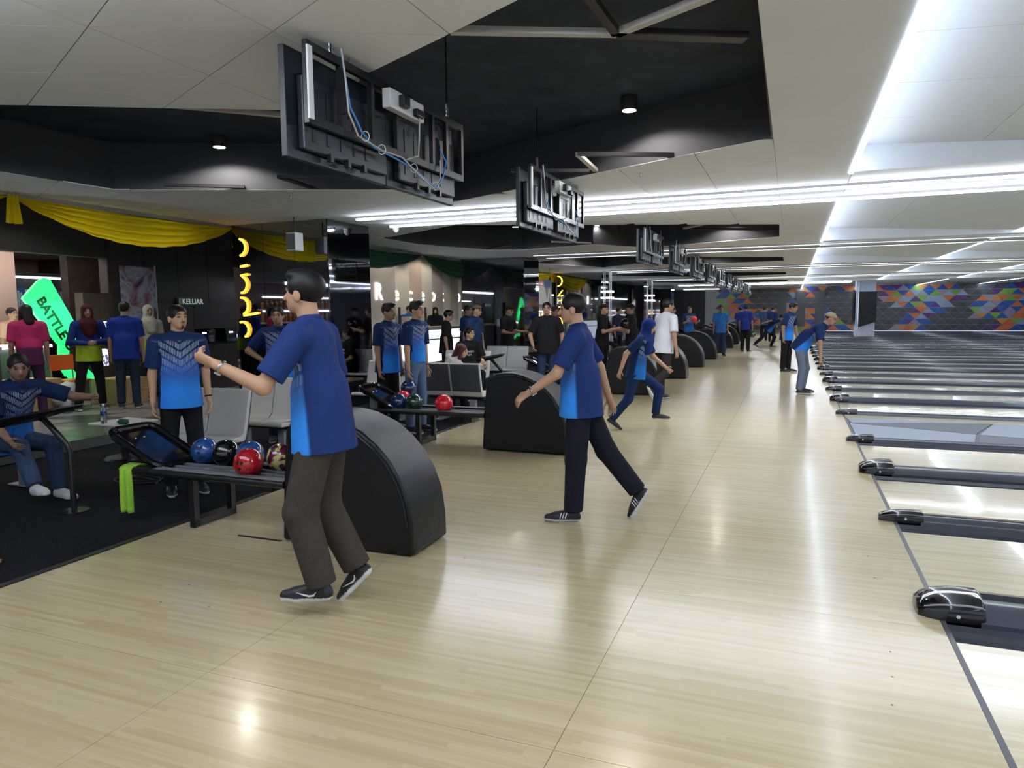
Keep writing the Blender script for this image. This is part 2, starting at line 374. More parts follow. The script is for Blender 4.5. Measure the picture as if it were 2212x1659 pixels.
# carpeted walkway between the two blocks of lanes
ya, yb = W1[2] + HALF + NCAP/2, W2[0] - HALF - NCAP/2
ws = struct(MB().box(XF+0.005, XL, ya, yb, -0.10, -0.012).build('floor_walkway', 'strip_dark'))
MB().box(XF+0.006, XL, yb-0.32, yb, -0.012, 0.0).build('walkway_border', 'lane_wood', ws)
y1 = yb - 0.33; y0 = ya + 0.01
wt = [([(.78,y1),(2.55,y1),(.82,y1-.45)],0), ([(.78,y1-.47),(2.6,y1),(2.2,y0+.9)],1), ([(.79,y1-.5),(2.2,y0+.88),(2.0,y0),(.8,y0)],0), ([(2.62,y1),(4.2,y1),(3.7,y0+.5),(2.24,y0+.88)],0),
      ([(2.22,y0+.85),(3.66,y0+.48),(2.05,y0)],1), ([(3.7,y0+.47),(5.6,y0),(2.1,y0)],0), ([(4.25,y1),(7.4,y1),(6.6,y0+.35),(3.76,y0+.52)],1), ([(3.8,y0+.48),(6.55,y0+.33),(5.7,y0)],0),
      ([(7.45,y1),(11,y1),(11,y0),(6.65,y0+.3)],0), ([(6.6,y0+.3),(10.9,y0),(5.75,y0)],1), ([(11.03,y1),(18.9,y1),(18.9,y0),(11.03,y0)],1)]
for p, c in wt: MB().prism(p, 'z', -0.012, -0.002).build('carpet_tile', ['strip_light', 'strip_dark'][c], ws)

# ------------------------------------------------------------------ ceiling with triangular panels and dark voids
VOID = [
  [(-5.12,3.64),(-4.33,4.06),(-3.55,4.45),(-2.6,4.04),(-1.81,3.65),(-0.98,3.23),(-0.2,2.85),(-0.22,6.85),(-4.38,8.98),(-4.42,7.86),(-7.62,6.38),(-7.72,5.1),(-7.74,2.35),(-6.85,2.77),(-6.0,3.2)],
  [(-7.74,12.65),(-5.46,11.3),(-0.26,13.75),(-0.3,16.15),(-3.3,17.35),(-4.25,15.9),(-5.3,16.35),(-6.2,16.6),(-6.99,16.14),(-7.74,14.2)],
  [(-7.52,21.1),(-6.4,20.0),(-4.9,19.8),(-0.3,22.3),(-0.3,24.2),(-3.39,24.5),(-4.8,23.2),(-6.2,24.6)],
  [(-7.5,30),(-5.2,28.8),(-0.3,31.4),(-0.3,33.6),(-3.6,34.2),(-5.6,32.4)],
  [(-7.5,38.5),(-5.2,37.2),(-0.3,40.0),(-0.3,42.0),(-3.6,42.6),(-5.6,41.0)]]
def inside(p, poly):
    r = False; n = len(poly)
    for i in range(n):
        a, b = poly[i], poly[(i+1) % n]
        if (a[1] > p[1]) != (b[1] > p[1]) and p[0] < (b[0]-a[0])*(p[1]-a[1])/(b[1]-a[1]) + a[0]: r = not r
    return r
DX, DY, OX, OY = 0.847, 0.84, -2.62, 3.23
def latt(i, j): return (OX + DX*i, OY + DY*j + (DY/2)*(i % 2))
cl = struct(MB().box(XD, -0.2, YB, YW, ZV, ZV+0.1).build('ceiling', 'void_dark'))
XMIN, XMAX, YMIN, YMAX = XD, -0.2, -1.0, 14.2
vs = []; es = []
def addpoly(pts, closed=True):
    n = len(vs); vs.extend(Vector(p) for p in pts); m_ = len(pts)
    for q in range(m_ if closed else m_-1): es.append((n+q, n+(q+1) % m_))
addpoly([(XMIN, YMIN), (XMAX, YMIN), (XMAX, YW-0.01), (XMIN, YW-0.01)])
for v_ in VOID: addpoly(v_)
addpoly([(XMIN, YMAX), (XMAX, YMAX)], False)
def clipseg(a, b):
    # keep to the rectangle
    (x0, y0), (x1, y1) = a, b; t0, t1 = 0.0, 1.0
    for p, q in ((-(x1-x0), x0-XMIN), (x1-x0, XMAX-x0), (-(y1-y0), y0-YMIN), (y1-y0, YMAX-y0)):
        if abs(p) < 1e-9:
            if q < 0: return None
            continue
        r = q/p
        if p < 0: t0 = max(t0, r)
        else: t1 = min(t1, r)
    if t0 >= t1: return None
    return [(x0+(x1-x0)*t0, y0+(y1-y0)*t0), (x0+(x1-x0)*t1, y0+(y1-y0)*t1)]
for i in range(-9, 5):
    a = clipseg((OX+DX*i, -5), (OX+DX*i, 20))
    if a: addpoly(a, False)
for j in range(-16, 24):
    for sg in (-1, 1):
        x0, x1 = OX-12*DX, OX+6*DX
        yy = OY + DY*j
        a = clipseg((x0, yy + sg*(-12)*DY/2), (x1, yy + sg*6*DY/2))
        if a: addpoly(a, False)
ov, oe, of, _, _, _ = delaunay_2d_cdt(vs, es, [], 0, 1e-5)
groups = {}; rest = []
for f in of:
    c = sum((ov[k] for k in f), Vector((0, 0)))/len(f)
    if not (XMIN < c.x < XMAX and YMIN < c.y < YW): continue
    if any(inside(c, v_) for v_ in VOID): continue
    if c.y > YMAX: rest.append(f); continue
    i = math.floor((c.x-OX)/DX); a = math.floor((c.y-OY)/DY - (c.x-OX)/DX/2 + 1e-7); b_ = math.floor((c.y-OY)/DY + (c.x-OX)/DX/2 + 1e-7)
    groups.setdefault((i, a, b_), []).append(f)
def flat(name, faces, shrink, m_, parent, th=0.012):
    idx = sorted({k for f in faces for k in f}); mp = {k: n for n, k in enumerate(idx)}
    P = [ov[k] for k in idx]; c = sum(P, Vector((0, 0)))/len(P)
    P2 = []
    for p in P:
        d = p - c; l = d.length
        P2.append(c + d*max(0.0, 1-shrink/max(l, 1e-6)))
    nb = len(P2); V = [(p.x, p.y, ZC) for p in P2] + [(p.x, p.y, ZC+th) for p in P2]
    F = [tuple(mp[k] for k in reversed(f)) for f in faces] + [tuple(mp[k]+nb for k in f) for f in faces]
    cnt = {}
    for f in faces:
        for q in range(len(f)):
            e = (f[q], f[(q+1) % len(f)]); cnt[e] = 1
    for (a, b) in list(cnt):
        if (b, a) not in cnt: F.append((mp[a], mp[b], mp[b]+nb, mp[a]+nb))
    return MB().add(V, F).build(name, m_, parent, recalc=False)
for g, fs_ in groups.items():
    ar = 0
    for f in fs_:
        P = [ov[k] for k in f]; ar += abs(sum(P[q].x*P[(q+1) % len(P)].y - P[(q+1) % len(P)].x*P[q].y for q in range(len(P))))/2
    if ar > 0.02: flat('ceiling_panel', fs_, 0.006, 'ceiling_white', cl)
flat('ceiling_far', rest, 0.0, 'ceiling_white', cl)
# backing above the panels, and the sides of the voids
bk = [f for f in of if (lambda c: XMIN < c.x < XMAX and YMIN < c.y < YW and not any(inside(c, v_) for v_ in VOID))(sum((ov[k] for k in f), Vector((0, 0)))/len(f))]
MB().add([(p.x, p.y, ZC+0.02) for p in ov], [tuple(f) for f in bk]).build('ceiling_backing', 'joint_grey', cl, recalc=False)
MB().box(XD, XE, YB, YMIN, ZC, ZC+0.05).build('ceiling_rear', 'ceiling_white', cl)
MB().box(-0.2, XE, YB, YW, ZC, ZC+0.05).build('ceiling_border', 'ceiling_white', cl)
for v_ in VOID:
    s_ = MB(); n = len(v_)
    for q in range(n):
        a, b = v_[q], v_[(q+1) % n]
        s_.add([(a[0], a[1], ZC+0.004), (b[0], b[1], ZC+0.004), (b[0], b[1], ZV), (a[0], a[1], ZV)], [(0, 1, 2, 3)])
    s_.build('void_side', 'void_side', cl)
# metal bars that carry on the triangle grid across the first void
def bar(a, b, m_='bar_white', w=0.05, h=0.035):
    MB().obox((a[0], a[1], ZC+0.03), (b[0], b[1], ZC+0.03), w, h).build('ceiling_bar', m_, cl)
bar((-4.33,4.06), (-3.5,4.84)); bar((-3.5,4.84), (-2.62,4.05)); bar((-1.78,3.66), (-0.95,4.05)); bar((-0.95,4.05), (-0.27,3.69)); bar((-0.95,4.05), (-0.98,3.25), 'bar_dark'); bar((-0.95,4.05), (-0.29,4.40), 'bar_dark', 0.09)
bar((-1.15,7.33), (-2.0,6.9), 'bar_dark'); bar((-2.0,6.9), (-2.05,7.8)); bar((-5.5,7.36), (-5.4,6.65), 'bar_dark'); bar((-5.4,6.65), (-4.6,7.05), 'bar_dark'); bar((-6.2,7.0), (-6.95,6.5), 'bar_dark'); bar((-2.05,7.8), (-2.9,7.4), 'bar_dark')
bar((-1.4,13.2), (-1.95,13.9)); bar((-1.95,13.9), (-0.28,15.0), 'bar_dark'); bar((-4.3,15.9), (-5.0,15.2)); bar((-6.9,16.1), (-6.0,15.2), 'bar_dark')
# sprinklers
for x, y in ((-1.6, 8.0), (-2.6, 9.0), (-1.35, 11.0), (-4.6, 11.0), (-6.0, 7.6), (1.55, 15.2), (2.0, 16.4)):
    z = ZC if x < XE else 3.34
    t = empty('sprinkler', (x, y, z)); tag(t, 'small chrome sprinkler head in the %s' % ('white panel ceiling' if x < XE else 'lane ceiling'), 'sprinkler', 'ceiling sprinklers' if x < XE else 'lane ceiling sprinklers')
    MB().lathe([(0.022, 0), (0.022, -0.006), (0.008, -0.01), (0.006, -0.03), (0.016, -0.034)], (0, 0, 0), 10).build('sprinkler_head', 'steel_light', t)

# lane ceiling: stepped trays with LED coves, crossed by beams
lc = struct(MB().box(XE, 19.5, YB, YW, 3.75, 3.85).build('ceiling_lanes', 'ceiling_lane'))
BEAMS = [(0.4, 2.1), (9.0, 10.8), (17.75, 19.0), (26.3, 27.6), (34.9, 36.2), (43.3, 44.6)]
steps = [XE, 4.3, 8.05, 11.8, 15.55, 19.3]
ed = [YB] + [v for b_ in BEAMS for v in b_] + [YW]
for bi in range(0, len(ed)-1, 2):
    y0, y1 = ed[bi], ed[bi+1]
    for k in range(5):
        x0, x1 = steps[k], steps[k+1]
        ny = max(1, round((y1-y0)/1.2)) if (k < 2 and bi <= 4) else 1
        nx = 3 if (k < 2 and bi <= 4) else 1
        for a in range(ny):
            for b_ in range(nx):
                ya_, yb_ = y0 + (y1-y0)*a/ny + 0.004, y0 + (y1-y0)*(a+1)/ny - 0.004
                xa_, xb_ = x0 + (x1-x0)*b_/nx, x0 + (x1-x0)*(b_+1)/nx - 0.005
                zz = lambda x: 3.42 - (x-x0)/(x1-x0)*0.24
                MB().add([(xa_, ya_, zz(xa_)), (xb_, ya_, zz(xb_)), (xb_, yb_, zz(xb_)), (xa_, yb_, zz(xa_)), (xa_, ya_, zz(xa_)+.02), (xb_, ya_, zz(xb_)+.02), (xb_, yb_, zz(xb_)+.02), (xa_, yb_, zz(xa_)+.02)],
                         [(0,3,2,1),(4,5,6,7),(0,1,5,4),(1,2,6,5),(2,3,7,6),(3,0,4,7)]).build('lane_ceiling_panel', 'ceiling_lane', lc)
        zl = ZC if k == 0 else 3.18
        MB().box(x0-0.03, x0, y0, y1, zl+0.003, 3.75).build('cove_riser', 'ceiling_lane', lc)
        if k < 4: MB().box(x0-0.02, x0+0.018, y0+0.02, y1-0.02, zl-0.006, zl+0.03).build('cove_led', 'led_cove', lc)
# ------------------------------------------------------------------ beams and LED lines
def led_line(x0, x1, y, lit, label, group, watt=0.0):
    aw = 0.02 if lit else 0.008
    t = empty('led_batten', ((x0+x1)/2, y, ZC)); tag(t, label, 'light', group); hl = (x1-x0)/2
    MB().box(-hl, hl, -0.014, 0.014, -0.035, 0.0).build('housing', 'led_housing', t)
    r = 0.017 if lit else 0.006
    MB().tube([(-hl+0.02, 0, -0.05), (hl-0.02, 0, -0.05)], r, 8).build('led_tube', 'led' if lit else 'led_dim', t)
    if watt:
        n = max(1, round((x1-x0)/6)); w = (x1-x0)/n
        for k in range(n): area('led_light', (x0+w*(k+.5), y, ZC-0.069), w*0.98, aw, watt*w)  # under the unlit middle lines this light is added to brighten the far hall
for bi, (y0, y1) in enumerate(BEAMS):
    b_ = struct(MB().box(XE+0.02, 19.4, y0, y1, ZC+0.021, 3.76).build('beam_%d' % (bi+1), 'ceiling_white'))
    lit = bi in (0, 1, 5)  # first beam's LEDs are unseen, added to brighten the near hall
    ya_, yb_ = (y0+0.65, y1-0.15) if bi < 2 else (y0+0.1, y1-0.1)
    nm = ['over the foot of the approach', 'crossing above the grey carpet strip', 'on the next beam beyond the grey carpet strip', 'on the beam past the second mirrored pillar', 'on the beam past the third mirrored pillar', 'on the last beam before the triangle wall'][bi]
    for yy, q in ((ya_, 'nearer'), (yb_, 'farther')):
        yl = yy
        led_line(-6.4 if bi != 5 else -2.8, 19.0 if bi != 5 else 3.0, yl, lit, ('bright continuous white LED line, ' if lit else 'thin dim LED line, ') + q + ' one ' + nm, 'ceiling LED lines', LED_POWER[bi])
led_line(-6.5, -4.4, 44.2, True, 'short bright LED line over the far end of the approach', 'short far LED lines', 0)
led_line(-7.4, -4.9, 53.0, True, 'short bright LED line near the far corner by the triangle wall', 'short far LED lines', 0)

# downlights hanging in the dark voids
for x, y, where in ((-6.2, 6.62, 'scallop of light beside the yellow drape'), (-1.52, 7.02, 'first void beside the long LED lines'), (-5.94, 15.4, 'second void'), (-1.45, 16.2, 'second void'), (-4.2, 16.0, 'second void'), (-4.4, 21.6, 'third void'), (-2.6, 23.6, 'third void'), (-6.3, 22.6, 'third void')):
    t = empty('downlight', (x, y, 3.53)); tag(t, 'black cylinder downlight with glowing face in the ' + where, 'light', 'downlights in the ceiling voids')
    MB().lathe([(0.075, -0.012), (0.082, 0.0), (0.082, ZV-3.53)], (0, 0, 0), 20).build('lamp_body', 'bar_dark', t, smooth=True)
    MB().lathe([(0.066, -0.016), (0.066, -0.008)], (0, 0, 0), 20).build('lamp_lens', 'lamp_face', t)
    spot('downlight_beam', (x, y, 3.50), 60, 2.72, blend=0.3)

# ------------------------------------------------------------------ overhead monitors, seen from the back
def monitor_pair():
    t = empty('overhead_monitor')                         # origin: middle, bottom of the screens, back face x=0, looks to -x
    for s in (-1, 1):
        y0, y1 = (0.005, 1.0) if s > 0 else (-1.0, -0.005)
        sc = MB().box(-0.075, -0.035, y0, y1, 0.0, 0.58).build('screen_case', 'tv_back', t, bevel=0.006)
        MB().box(-0.078, -0.074, y0+0.02, y1-0.02, 0.02, 0.56).build('screen_glass', 'tv_front', sc)
        MB().box(-0.036, 0.012, y0+0.09, y1-0.06, 0.05, 0.45).build('rear_housing', 'tv_back', sc, bevel=0.012)
        for q in range(5):
            yy = y0+0.16+q*0.13; MB().box(0.010, 0.016, yy, yy+0.03, 0.1, 0.4).build('vent_rib', 'steel_black', sc)
        for q in range(3): MB().box(0.0, 0.03, y0+0.3+q*0.17, y0+0.33+q*0.17, 0.02, 0.065).build('cable_plug', 'steel_black', sc)
    fr = MB()
    for z in (0.20, 0.585): fr.obox((0.05, -0.92, z), (0.05, 0.98, z), 0.03, 0.045)
    for y in (-0.92, -0.62, -0.3, 0.0, 0.5, 0.72, 0.98): fr.obox((0.05, y, 0.18), (0.05, y, 0.61), 0.03, 0.035, (0, 1, 0))
    fr.build('mounting_frame', 'steel_black', t)
    MB().obox((0.068, -0.92, 0.2), (0.068, -0.92, 0.58), 0.012, 0.04, (0, 1, 0)).build('frame_edge', 'socket_white', t)
    sb = MB().box(0.07, 0.13, -0.2, 0.24, 0.44, 0.56).build('socket_box', 'socket_white', t, bevel=0.006)
    MB().box(0.128, 0.175, -0.10, -0.02, 0.465, 0.54).build('plug', 'steel_black', sb, bevel=0.01)
    MB().box(0.128, 0.17, 0.08, 0.18, 0.45, 0.5).build('plug', 'steel_black', sb, bevel=0.01)
    MB().tube([(0.15, 0.14, 0.46), (0.13, 0.16, 0.3), (0.1, 0.2, 0.22), (0.06, 0.1, 0.18)], 0.006, 6).build('power_lead', 'cable_grey', t)
    MB().tube([(0.09, -0.66, 0.64), (0.10, -0.64, 0.5), (0.10, -0.6, 0.34), (0.11, -0.5, 0.22), (0.11, -0.38, 0.16), (0.11, -0.1, 0.14), (0.11, 0.1, 0.12), (0.12, 0.3, 0.06), (0.12, 0.42, 0.04), (0.11, 0.55, 0.14), (0.10, 0.62, 0.26), (0.08, 0.56, 0.34)], 0.0065, 6).build('data_cable', 'cable_blue', t)
    MB().tube([(0.10, -0.67, 0.64), (0.11, -0.655, 0.5), (0.11, -0.63, 0.3), (0.11, -0.54, 0.19), (0.12, -0.3, 0.155), (0.12, -0.05, 0.16), (0.12, 0.15, 0.09), (0.12, 0.38, 0.03), (0.11, 0.5, 0.12), (0.1, 0.52, 0.25)], 0.0055, 6).build('power_cable', 'cable_grey', t)
    for q, (yy, zz) in enumerate(((-0.48, 0.2), (-0.3, 0.16), (0.1, 0.12), (0.4, 0.05))):
        MB().tube([(0.12+0.02*math.cos(a), yy+0.012*math.cos(a*1.0), zz+0.03*math.sin(a)) for a in [k*math.pi/4 for k in range(8)]], 0.003, 5, closed=True).build('cable_tie', 'socket_white', t)
    for y in (-0.7, 0.75):
        MB().tube([(0.05, y, 0.6), (0.05, y, 1.2)], 0.006, 6).build('hanger_rod', 'steel_black', t)
        for q in range(3): MB().tube([(0.05+0.0*a, y+0.014*math.cos(a), 0.63+0.033*q+0.02*math.sin(a)) for a in [k*math.pi/4 for k in range(8)]], 0.004, 5, closed=True).build('chain_link', 'steel_light', t)
    return t
mon0 = monitor_pair()
for i, w in enumerate(W1[1:] + W2[:10]):
    o = mon0 if i == 0 else copy_tree(mon0)
    o.location = (-2.5, w, 2.44)
    tag(o, 'pair of black monitors hung above the %s' % (['towel-hung ball return', 'ball return with the bright red ball'][i] if i < 2 else ordn[i-2] + ' ball return past the carpet strip'), 'monitor', 'overhead monitors')

# ------------------------------------------------------------------ ball returns
def ball_return():
    t = empty('ball_return')                              # origin on the floor, middle of the hood in y, x = world x
    prof = [(-3.31, 0.012), (-3.285, 0.4), (-3.25, 0.78), (-3.21, 0.85), (-3.13, 0.893), (-3.02, 0.91), (-2.92, 0.908), (-2.80, 0.885), (-2.64, 0.82), (-2.52, 0.735), (-2.42, 0.63), (-2.345, 0.51), (-2.29, 0.37), (-2.265, 0.2), (-2.26, 0.012)]
    MB().prism(prof, 'y', -0.25, 0.25).build('hood', 'plastic_black', t, bevel=0.025, seg=3)
    rim = [(p[0], p[1]) for p in prof[2:]]
    cx, cz = -2.85, 0.3
    for s in (-1, 1):
        pth = [(cx+(p[0]-cx)*0.94, s*0.249, cz+(p[1]-cz)*0.94) for p in rim[1:-1]]
        MB().tube(pth, 0.011, 6).build('hood_rim', 'plastic_black', t, smooth=True)
    # rack
    for s in (-1, 1):
        MB().tube([(-3.28, s*0.235, 0.405), (-4.55, s*0.235, 0.405)], 0.028, 10).build('side_rail', 'steel_black', t, smooth=True)
        MB().box(-4.52, -3.29, s*0.20-0.035, s*0.20+0.035, 0.425, 0.437).build('rail_pad', 'rack_grey', t, bevel=0.004)
    for y in (-0.05, 0.05): MB().box(-4.5, -3.29, y-0.018, y+0.018, 0.40, 0.425).build('ball_track', 'rack_grey', t, bevel=0.004)
    MB().box(-4.5, -3.29, -0.21, 0.21, 0.375, 0.392).build('rack_pan', 'steel_black', t)
    MB().tube([(-4.55, -0.235, 0.405), (-4.86, -0.20, 0.395)], 0.03, 10).build('towel_bar', 'steel_black', t, smooth=True)
    # raised end tray with thick rolled rim
    c = [(-4.50, -0.20, 0.43), (-4.50, 0.22, 0.43), (-5.02, 0.22, 0.68), (-5.02, -0.20, 0.68)]
    q = []
    nrm = (Vector(c[1])-Vector(c[0])).cross(Vector(c[2])-Vector(c[1])).normalized()
    if nrm.z < 0: nrm = -nrm
    for i in range(4):
        p, a, b = Vector(c[i]), Vector(c[i-1]), Vector(c[(i+1) % 4]); r = 0.09
        for k in range(5):
            s = k/4; p0 = p + (a-p).normalized()*r; p1 = p + (b-p).normalized()*r
            q.append(p0*(1-s)**2 + p*2*s*(1-s) + p1*s*s)
    n = len(q)
    MB().add([p for p in q] + [p - nrm*0.03 for p in q], [tuple(range(n)), tuple(range(2*n-1, n-1, -1))] + [(i, i+n, (i+1) % n+n, (i+1) % n) for i in range(n)]).build('end_tray', 'plastic_gloss', t)
    MB().tube([p + nrm*0.012 for p in q], 0.026, 8, closed=True).build('tray_rim', 'plastic_gloss', t, smooth=True)
    for y in (-0.06, 0.02): MB().lathe([(0.008, 0), (0.006, 0.006)], (-4.88, y, 0.615), 8).build('tray_screw', 'steel_light', t)
    MB().tube([(-4.45, -0.18, 0.40), (-4.6, -0.1, 0.44), (-4.62, 0.1, 0.44), (-4.45, 0.2, 0.4)], 0.035, 8).build('tray_bracket', 'plastic_gloss', t, smooth=True)
    lg = MB(); lg.obox((-4.17, -0.19, 0.0), (-4.17, -0.19, 0.39), 0.05, 0.05, (0, 1, 0)); lg.obox((-4.17, 0.19, 0.0), (-4.17, 0.19, 0.39), 0.05, 0.05, (0, 1, 0)); lg.obox((-4.17, -0.215, 0.03), (-4.17, 0.215, 0.03), 0.05, 0.05)
    lg.build('support_leg', 'steel_black', t)
    MB().box(-3.62, -3.50, -0.12, 0.12, 0.30, 0.38).build('lift_box', 'steel_black', t, bevel=0.01)
    return t
br0 = ball_return()
for i, w in enumerate(W1[1:] + W2[:11]):
    o = br0 if i == 0 else copy_tree(br0)
    o.location = (0, w, 0)
    tag(o, ['black ball return with a green towel hanging from its end bar', 'black ball return whose rack holds a bright red ball'][i] if i < 2 else 'black ball return with rounded hood, %s beyond the grey carpet strip' % ordn[i-2], 'ball return', 'ball returns')

def ball(loc, m_, label, holes=None, group='bowling balls on the racks'):
    t = empty('bowling_ball', loc); tag(t, label, 'bowling ball', group)
    bm = bmesh.new(); bmesh.ops.create_uvsphere(bm, u_segments=32, v_segments=20, radius=0.108)
    me = bpy.data.meshes.new('ball_shell'); bm.to_mesh(me); bm.free(); me.materials.append(M[m_])
    me.polygons.foreach_set('use_smooth', [True]*len(me.polygons))
    o = bpy.data.objects.new('ball_shell', me); COL.objects.link(o); o.parent = t
    if holes:
        d = Vector(holes).normalized(); u = d.cross(Vector((0, 0, 1))).normalized(); v = u.cross(d)
        for a, b in ((-0.016, 0.014), (0.016, 0.014), (0.0, -0.032)):
            p = (d*0.108 + u*a + v*b).normalized()
            h = MB().lathe([(0.0125, 0), (0.0125, 0.0012)], (0, 0, 0), 12).build('finger_hole', 'ball_hole', t)
            h.matrix_local = Matrix.Translation(p*0.1078) @ p.to_track_quat('Z', 'Y').to_matrix().to_4x4()
    return t
R1, R2, R3 = W1[1], W1[2], W2[0]
zb = 0.512
# first rack (pad tops at 0.437): balls sit between track and pad
ball((-4.36, R1+0.13, zb), 'ball_blue', 'marbled blue ball next to the black ball on the towel-hung rack', (0.3, -0.8, 0.3))
ball((-4.13, R1+0.12, zb), 'ball_black', 'glossy black ball on the rack with the green towel')
ball((-3.90, R1+0.13, zb), 'ball_blue', 'blue ball half hidden behind the dark red ball')
ball((-3.70, R1-0.115, zb), 'ball_red', 'dark red ball with finger holes on the towel-hung rack', (0.1, -1, 0.05))
ball((-3.60, R1+0.12, zb), 'ball_yellow', 'swirled yellow and maroon ball beside the dark red ball')  if 'ball_yellow' in M else None
ball((-4.55+.07, R2-0.115, zb), 'ball_navy', 'dusky blue ball at the tray end of the rack beside the green ball')
ball((-4.56, R2+0.125, zb), 'ball_bright_red', 'bright red ball tucked behind the dusky blue ball')
ball((-4.27, R2-0.11, zb), 'ball_green', 'dark green marbled ball on the second rack', (0.3, -1, 0.3))
ball((-3.86, R2-0.115, zb), 'ball_bright_red', 'bright red ball alone in the middle of the second rack', (0.5, -0.3, 0.8))
ball((-4.30, R3-0.115, zb), 'ball_navy', 'dark speckled navy ball beside the tray of the third rack')
ball((-4.05, R3-0.115, zb), 'ball_blue', 'shiny blue ball in the middle of the third rack')
ball((-3.82, R3-0.115, zb), 'ball_navy', 'dark speckled navy ball close to the hood on the third rack')
ball((-4.1, R3+0.12, zb), 'ball_red', 'dark red ball in the far row of the third rack')

# green towel over the end bar of the first rack: folded sheet with thickness
def sheet(name, fn, nu, nv, m_, parent=None, th=0.0, smooth=True):
    V = []; F = []
    for i in range(nu+1):
        for j in range(nv+1): V.append(fn(i/nu, j/nv))
    for i in range(nu):
        for j in range(nv): F.append((i*(nv+1)+j, (i+1)*(nv+1)+j, (i+1)*(nv+1)+j+1, i*(nv+1)+j+1))
    o = MB().add(V, F).build(name, m_, parent, recalc=False)
    o.data.polygons.foreach_set('use_smooth', [True]*len(o.data.polygons))
    if th:
        s = o.modifiers.new('thickness', 'SOLIDIFY'); s.thickness = th; s.offset = 0
    return o
def towel_fn(u, v):
    # u across 0..1 (along the bar), v along the length: over the bar and down
    L = -0.16 + v*0.58                                     # arc length, 0 at the bar top
    x = -4.80 + (u-0.5)*0.13*(1+0.25*max(0, L)) + 0.006*math.sin(14*u+3*v)
    yb_ = R1-0.205
    fold = 0.016*math.sin(u*13+1.0)*min(1, max(0, L)*5)
    if L < 0: return (x+0.06*(-L)*2, yb_ + 0.04 + (-L)*0.5, 0.432 - (-L)*0.1 + 0.01*math.sin(9*u))
    if L < 0.09: a = L/0.09*math.pi/2; return (x, yb_ + 0.04 - 0.085*math.sin(a), 0.40 + 0.034*math.cos(a))
    return (x, yb_ - 0.045 + fold - 0.02*(L-0.09), 0.40 - (L-0.09))
tw = sheet('towel', towel_fn, 14, 30, 'towel_green', th=0.006); tag(tw, 'lime green towel draped over the end bar of the ball return', 'towel')

# ------------------------------------------------------------------ seats
def bench(nseat=2):
    # origin on the floor under the middle; looks to -y; back top 0.87
    t = empty('seat_bench'); w = 0.48
    for k in range(nseat):
        x0 = (k - nseat/2)*w + 0.006; x1 = x0 + w - 0.012
        prof = [(-0.42, 0.375), (-0.43, 0.40), (-0.41, 0.425), (-0.2, 0.405), (-0.06, 0.42), (-0.02, 0.46), (0.04, 0.70), (0.08, 0.855), (0.10, 0.87), (0.115, 0.855), (0.10, 0.78), (0.06, 0.6), (0.02, 0.44), (0.0, 0.385), (-0.03, 0.365)]
        sh = MB().prism(prof, 'x', x0, x1).build('seat_shell', 'seat_white', t, bevel=0.012)
        MB().add([(x0+0.01, 0.0285, 0.45), (x1-0.01, 0.0285, 0.45), (x1-0.01, 0.0665, 0.6), (x1-0.01, 0.1065, 0.78), (x1-0.01, 0.119, 0.845), (x0+0.01, 0.119, 0.845), (x0+0.01, 0.1065, 0.78), (x0+0.01, 0.0665, 0.6),
                  (x0+0.01, 0.04, 0.45), (x1-0.01, 0.04, 0.45), (x1-0.01, 0.078, 0.6), (x1-0.01, 0.118, 0.78), (x1-0.01, 0.127, 0.845), (x0+0.01, 0.127, 0.845), (x0+0.01, 0.118, 0.78), (x0+0.01, 0.078, 0.6)],
                 [(0,1,2,7),(7,2,3,6),(6,3,4,5),(8,15,10,9),(15,14,11,10),(14,13,12,11),(0,8,9,1),(4,12,13,5),(1,9,10,2),(2,10,11,3),(3,11,12,4),(5,13,14,6),(6,14,15,7),(7,15,8,0)]).build('back_panel', 'seat_back_grey', sh)
    MB().box(-nseat*w/2+0.03, nseat*w/2-0.03, -0.20, -0.10, 0.32, 0.375).build('seat_beam', 'steel_black', t)
    for s in (-1, 1):
        x = s*(nseat*w/2-0.22)
        MB().box(x-0.045, x+0.045, -0.19, -0.11, 0.02, 0.32).build('pedestal', 'leg_grey', t, bevel=0.006)
        MB().box(x-0.06, x+0.06, -0.3, 0.02, 0.006, 0.022).build('foot_plate', 'leg_grey', t, bevel=0.004)
    return t
be0 = bench()
BN = [((-5.40, 5.42), 0, 'white two-seat bench behind the ball return with the green towel'),
      ((-5.55, 6.55), 0, 'white two-seat bench behind the man raising his fist'),
      ((-5.62, 9.35), 0, 'white two-seat bench behind the two men in blue shirts'),
      ((-4.60, 9.32), math.pi, 'two-seat bench showing its dark grey back panels beside the second ball return'),
      ((-5.75, 12.25), 0, 'white bench under the seated man in the printed black T-shirt'),
      ((-5.62, 13.95), 0, 'light grey two-seat bench behind the second hood'),
      ((-5.6, 18.2), 0, 'pale two-seat bench with bags lying on it'),
      ((-5.75, 19.0), math.pi, 'dark-backed bench behind the white T-shirt man'),
      ((-6.86, 4.20), math.pi/2, 'white bench under the seated man at the console')]
for i, (p, a, lb) in enumerate(BN):
    o = be0 if i == 0 else copy_tree(be0)
    o.location = (p[0], p[1], 0.004); o.rotation_euler = (0, 0, a); tag(o, lb, 'bench', 'player benches')

